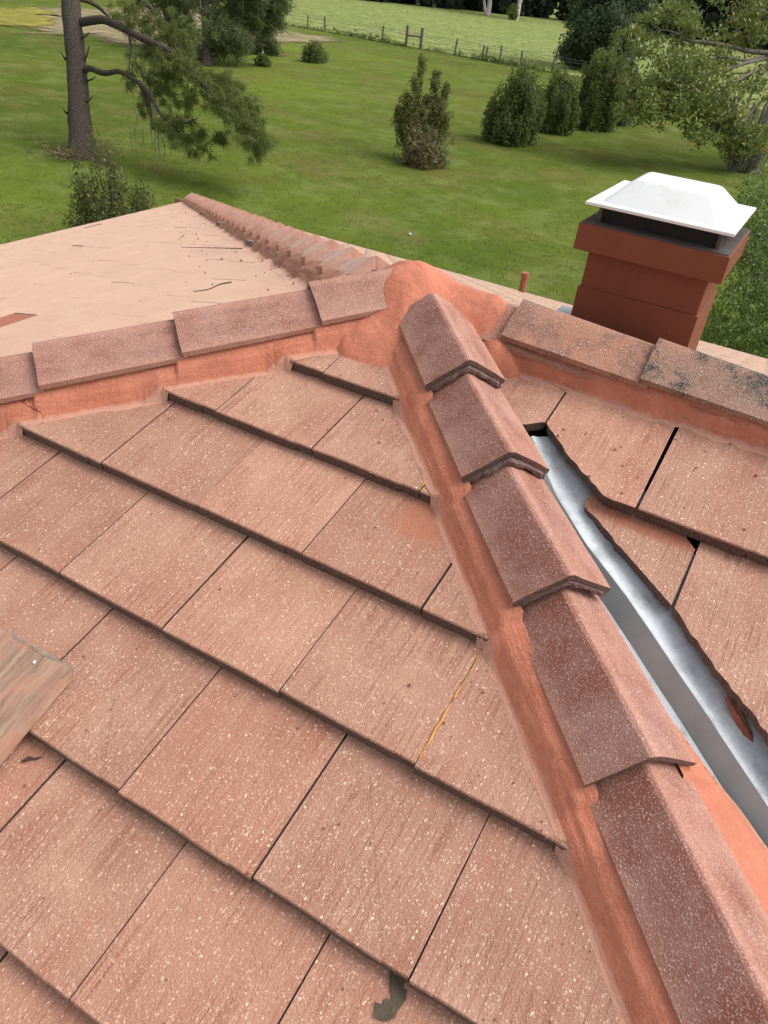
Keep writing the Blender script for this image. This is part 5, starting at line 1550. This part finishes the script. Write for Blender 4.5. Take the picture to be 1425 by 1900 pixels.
# ------------------------------------------------------------------ far wood and the pale trunks before it
WL = [gpt(*p) for p in ((420, -28), (560, -12), (700, 4), (905, 24), (1060, 40), (1215, 64), (1330, 82), (1425, 96), (1560, 122))]
cs, sp = [], []
for a, b in zip(WL[:-1], WL[1:]):
    d = (b - a); n = int(d.length * 13)
    pr = Vector((-d.y, d.x, 0)).normalized()
    for _ in range(n):
        q = a + d * rnd.random() + pr * (rnd.random() ** 1.3 * 34)
        h = 19 * rnd.random() ** 1.35
        cs.append(q + Vector((0, 0, .3 + h)))
V, F, S = leaves(cs, 26, 1.7, (2.2, 2.2, 1.8), 1.5)
o = link('far_wood', leafmesh('far_wood', V, F, S), MT_WOODS); tag(o, 'dark far wood along the top edge beyond the pasture', 'wood', kind='stuff')
def pale_tree(base, px_list, label, extra=()):
    g = gpt(*base); D = depth(g)
    root = tree_root('pale_tree', g, label, 'tree', 'pale trunks before the far wood')
    B = Bag()
    pts = [at(x, y, D) for x, y in px_list]; pts[0] = g + Vector((0, 0, -.2))
    limb(B, pts, .62, .35, 7, 3)
    for e in extra: limb(B, [at(x, y, D) for x, y in e], .42, .2, 6, 3)
    wpart('trunk', B.mesh('trunk', True), MT_PALE_BARK, root)
    top = at(px_list[-1][0], px_list[-1][1] - 40, D)
    cs = [top + Vector((rnd.gauss(0, 4), rnd.gauss(0, 4), rnd.gauss(2, 3))) for _ in range(70)]
    V, F, S = leaves(cs, 22, .9, (1.6, 1.6, 1.3))
    wpart('crown', leafmesh('crown', V, F, S), MT_WOODS, root)
    return root, D
pale_tree((904, 29), [(904, 29), (908, 12), (909, -8), (910, -40)], 'pale bare trunk with a second stem at the far wood edge', [((902, 27), (899, 8), (896, -30))])
r_, D_ = pale_tree((956, 38), [(956, 38), (961, 20), (964, 6), (974, -20)], 'pale forked trunk with a round leafy clump at its foot by the far wood', [((961, 18), (963, 2), (958, -30))])
cs = [at(952 + rnd.gauss(0, 3.5), 22 + rnd.gauss(0, 6), D_ - .5) for _ in range(40)]
V, F, S = leaves(cs, 20, .6, (.6, .6, .6))
wpart('low_clump', leafmesh('low_clump', V, F, S), MT_BUSH, r_)
pale_tree((806, 14), [(806, 14), (806, 0), (807, -30)], 'thin pale trunk standing left of the other pale trunks at the wood edge')
pale_tree((775, 10), [(775, 10), (776, -4), (776, -30)], 'dim leftmost trunk at the shaded edge of the far wood')
# white scrap on the lawn
sg = gpt(760, 437)
sb = bmesh.new(); bmesh.ops.create_icosphere(sb, subdivisions=2, radius=.045)
for v_ in sb.verts: v_.co = v_.co * (1 + .5 * noise.noise(v_.co * 14)); v_.co.z *= .5
me = bpy.data.meshes.new('paper_scrap'); sb.to_mesh(me); sb.free()
o = link('paper_scrap', me, MT_WHITE); o.location = sg + Vector((0, 0, .05)); tag(o, 'small white scrap lying on the lawn beyond the far hip', 'litter')

# ------------------------------------------------------------------ grass blades over the lawn in view
def grass(name, label, n, dmin, dmax, hmin, hmax, wid, mat, ok, accent_frac=.06):
    P = []
    tries = 0
    while len(P) < n:
        k = n
        px_ = npr.uniform(-60, 1490, k); py_ = npr.uniform(-20, 720, k)
        dx = (px_ - 712.5) / FPX; dy = (py_ - 950) / FPX
        rx = RW[0][0] * dx + RW[1][0] * dy + RW[2][0]; ry = RW[0][1] * dx + RW[1][1] * dy + RW[2][1]; rz = RW[0][2] * dx + RW[1][2] * dy + RW[2][2]
        t = (GZ - CAM.z) / np.minimum(rz, -1e-4)
        x = CAM.x + rx * t; y = CAM.y + ry * t
        dist = np.hypot(x - CAM.x, y - CAM.y)
        m = (rz < -0.02) & (dist > dmin) & (dist < dmax) & ok(x, y)
        m &= ~((x > EAVE_X) & (y < 9.2) & (x < 14))
        P += list(zip(x[m], y[m])); tries += 1
        if tries > 30: break
    P = np.array(P[:n]); k = len(P)
    base = np.concatenate([P, np.full((k, 1), GZ)], 1)
    nb = 4
    idx = np.repeat(np.arange(k), nb)
    b = base[idx] + np.concatenate([npr.normal(size=(k * nb, 2)) * .05, np.zeros((k * nb, 1))], 1)
    h = npr.uniform(hmin, hmax, (k * nb, 1)) * (0.6 + 0.8 * npr.uniform(0, 1, (k, 1))[idx])
    th = npr.uniform(0, 6.28, k * nb)
    side = np.stack([np.cos(th), np.sin(th), np.zeros(k * nb)], 1) * wid
    tip = b + np.concatenate([npr.normal(size=(k * nb, 2)) * .55 * h, h], 1)
    V = np.stack([b - side, b + side, tip], 1).reshape(-1, 3)
    F = np.arange(len(V)).reshape(-1, 3)
    s = np.clip(npr.uniform(0, .5, k * nb) + npr.uniform(0, .4, k)[idx], 0, .89)
    s[npr.uniform(0, 1, k * nb) < accent_frac] = 1.0
    o = link(name, mesh_np(name, V, F, np.repeat(s, 3)), mat); tag(o, label, 'grass', kind='stuff')
fx, fy, nx, ny = FL0.x, FL0.y, fperp.x, fperp.y
grass('lawn_grass', 'short green grass of the lawn around the house', 18000, 12, 95, .02, .06, .008, MT_GRASSBLADE, lambda x, y: ((x - fx) * nx + (y - fy) * ny) < 0)
grass('pasture_tufts', 'pale rough tufts of grass across the pasture', 9000, 60, 260, .06, .16, .03, MT_PASTUREBLADE, lambda x, y: ((x - fx) * nx + (y - fy) * ny) > 0.5)
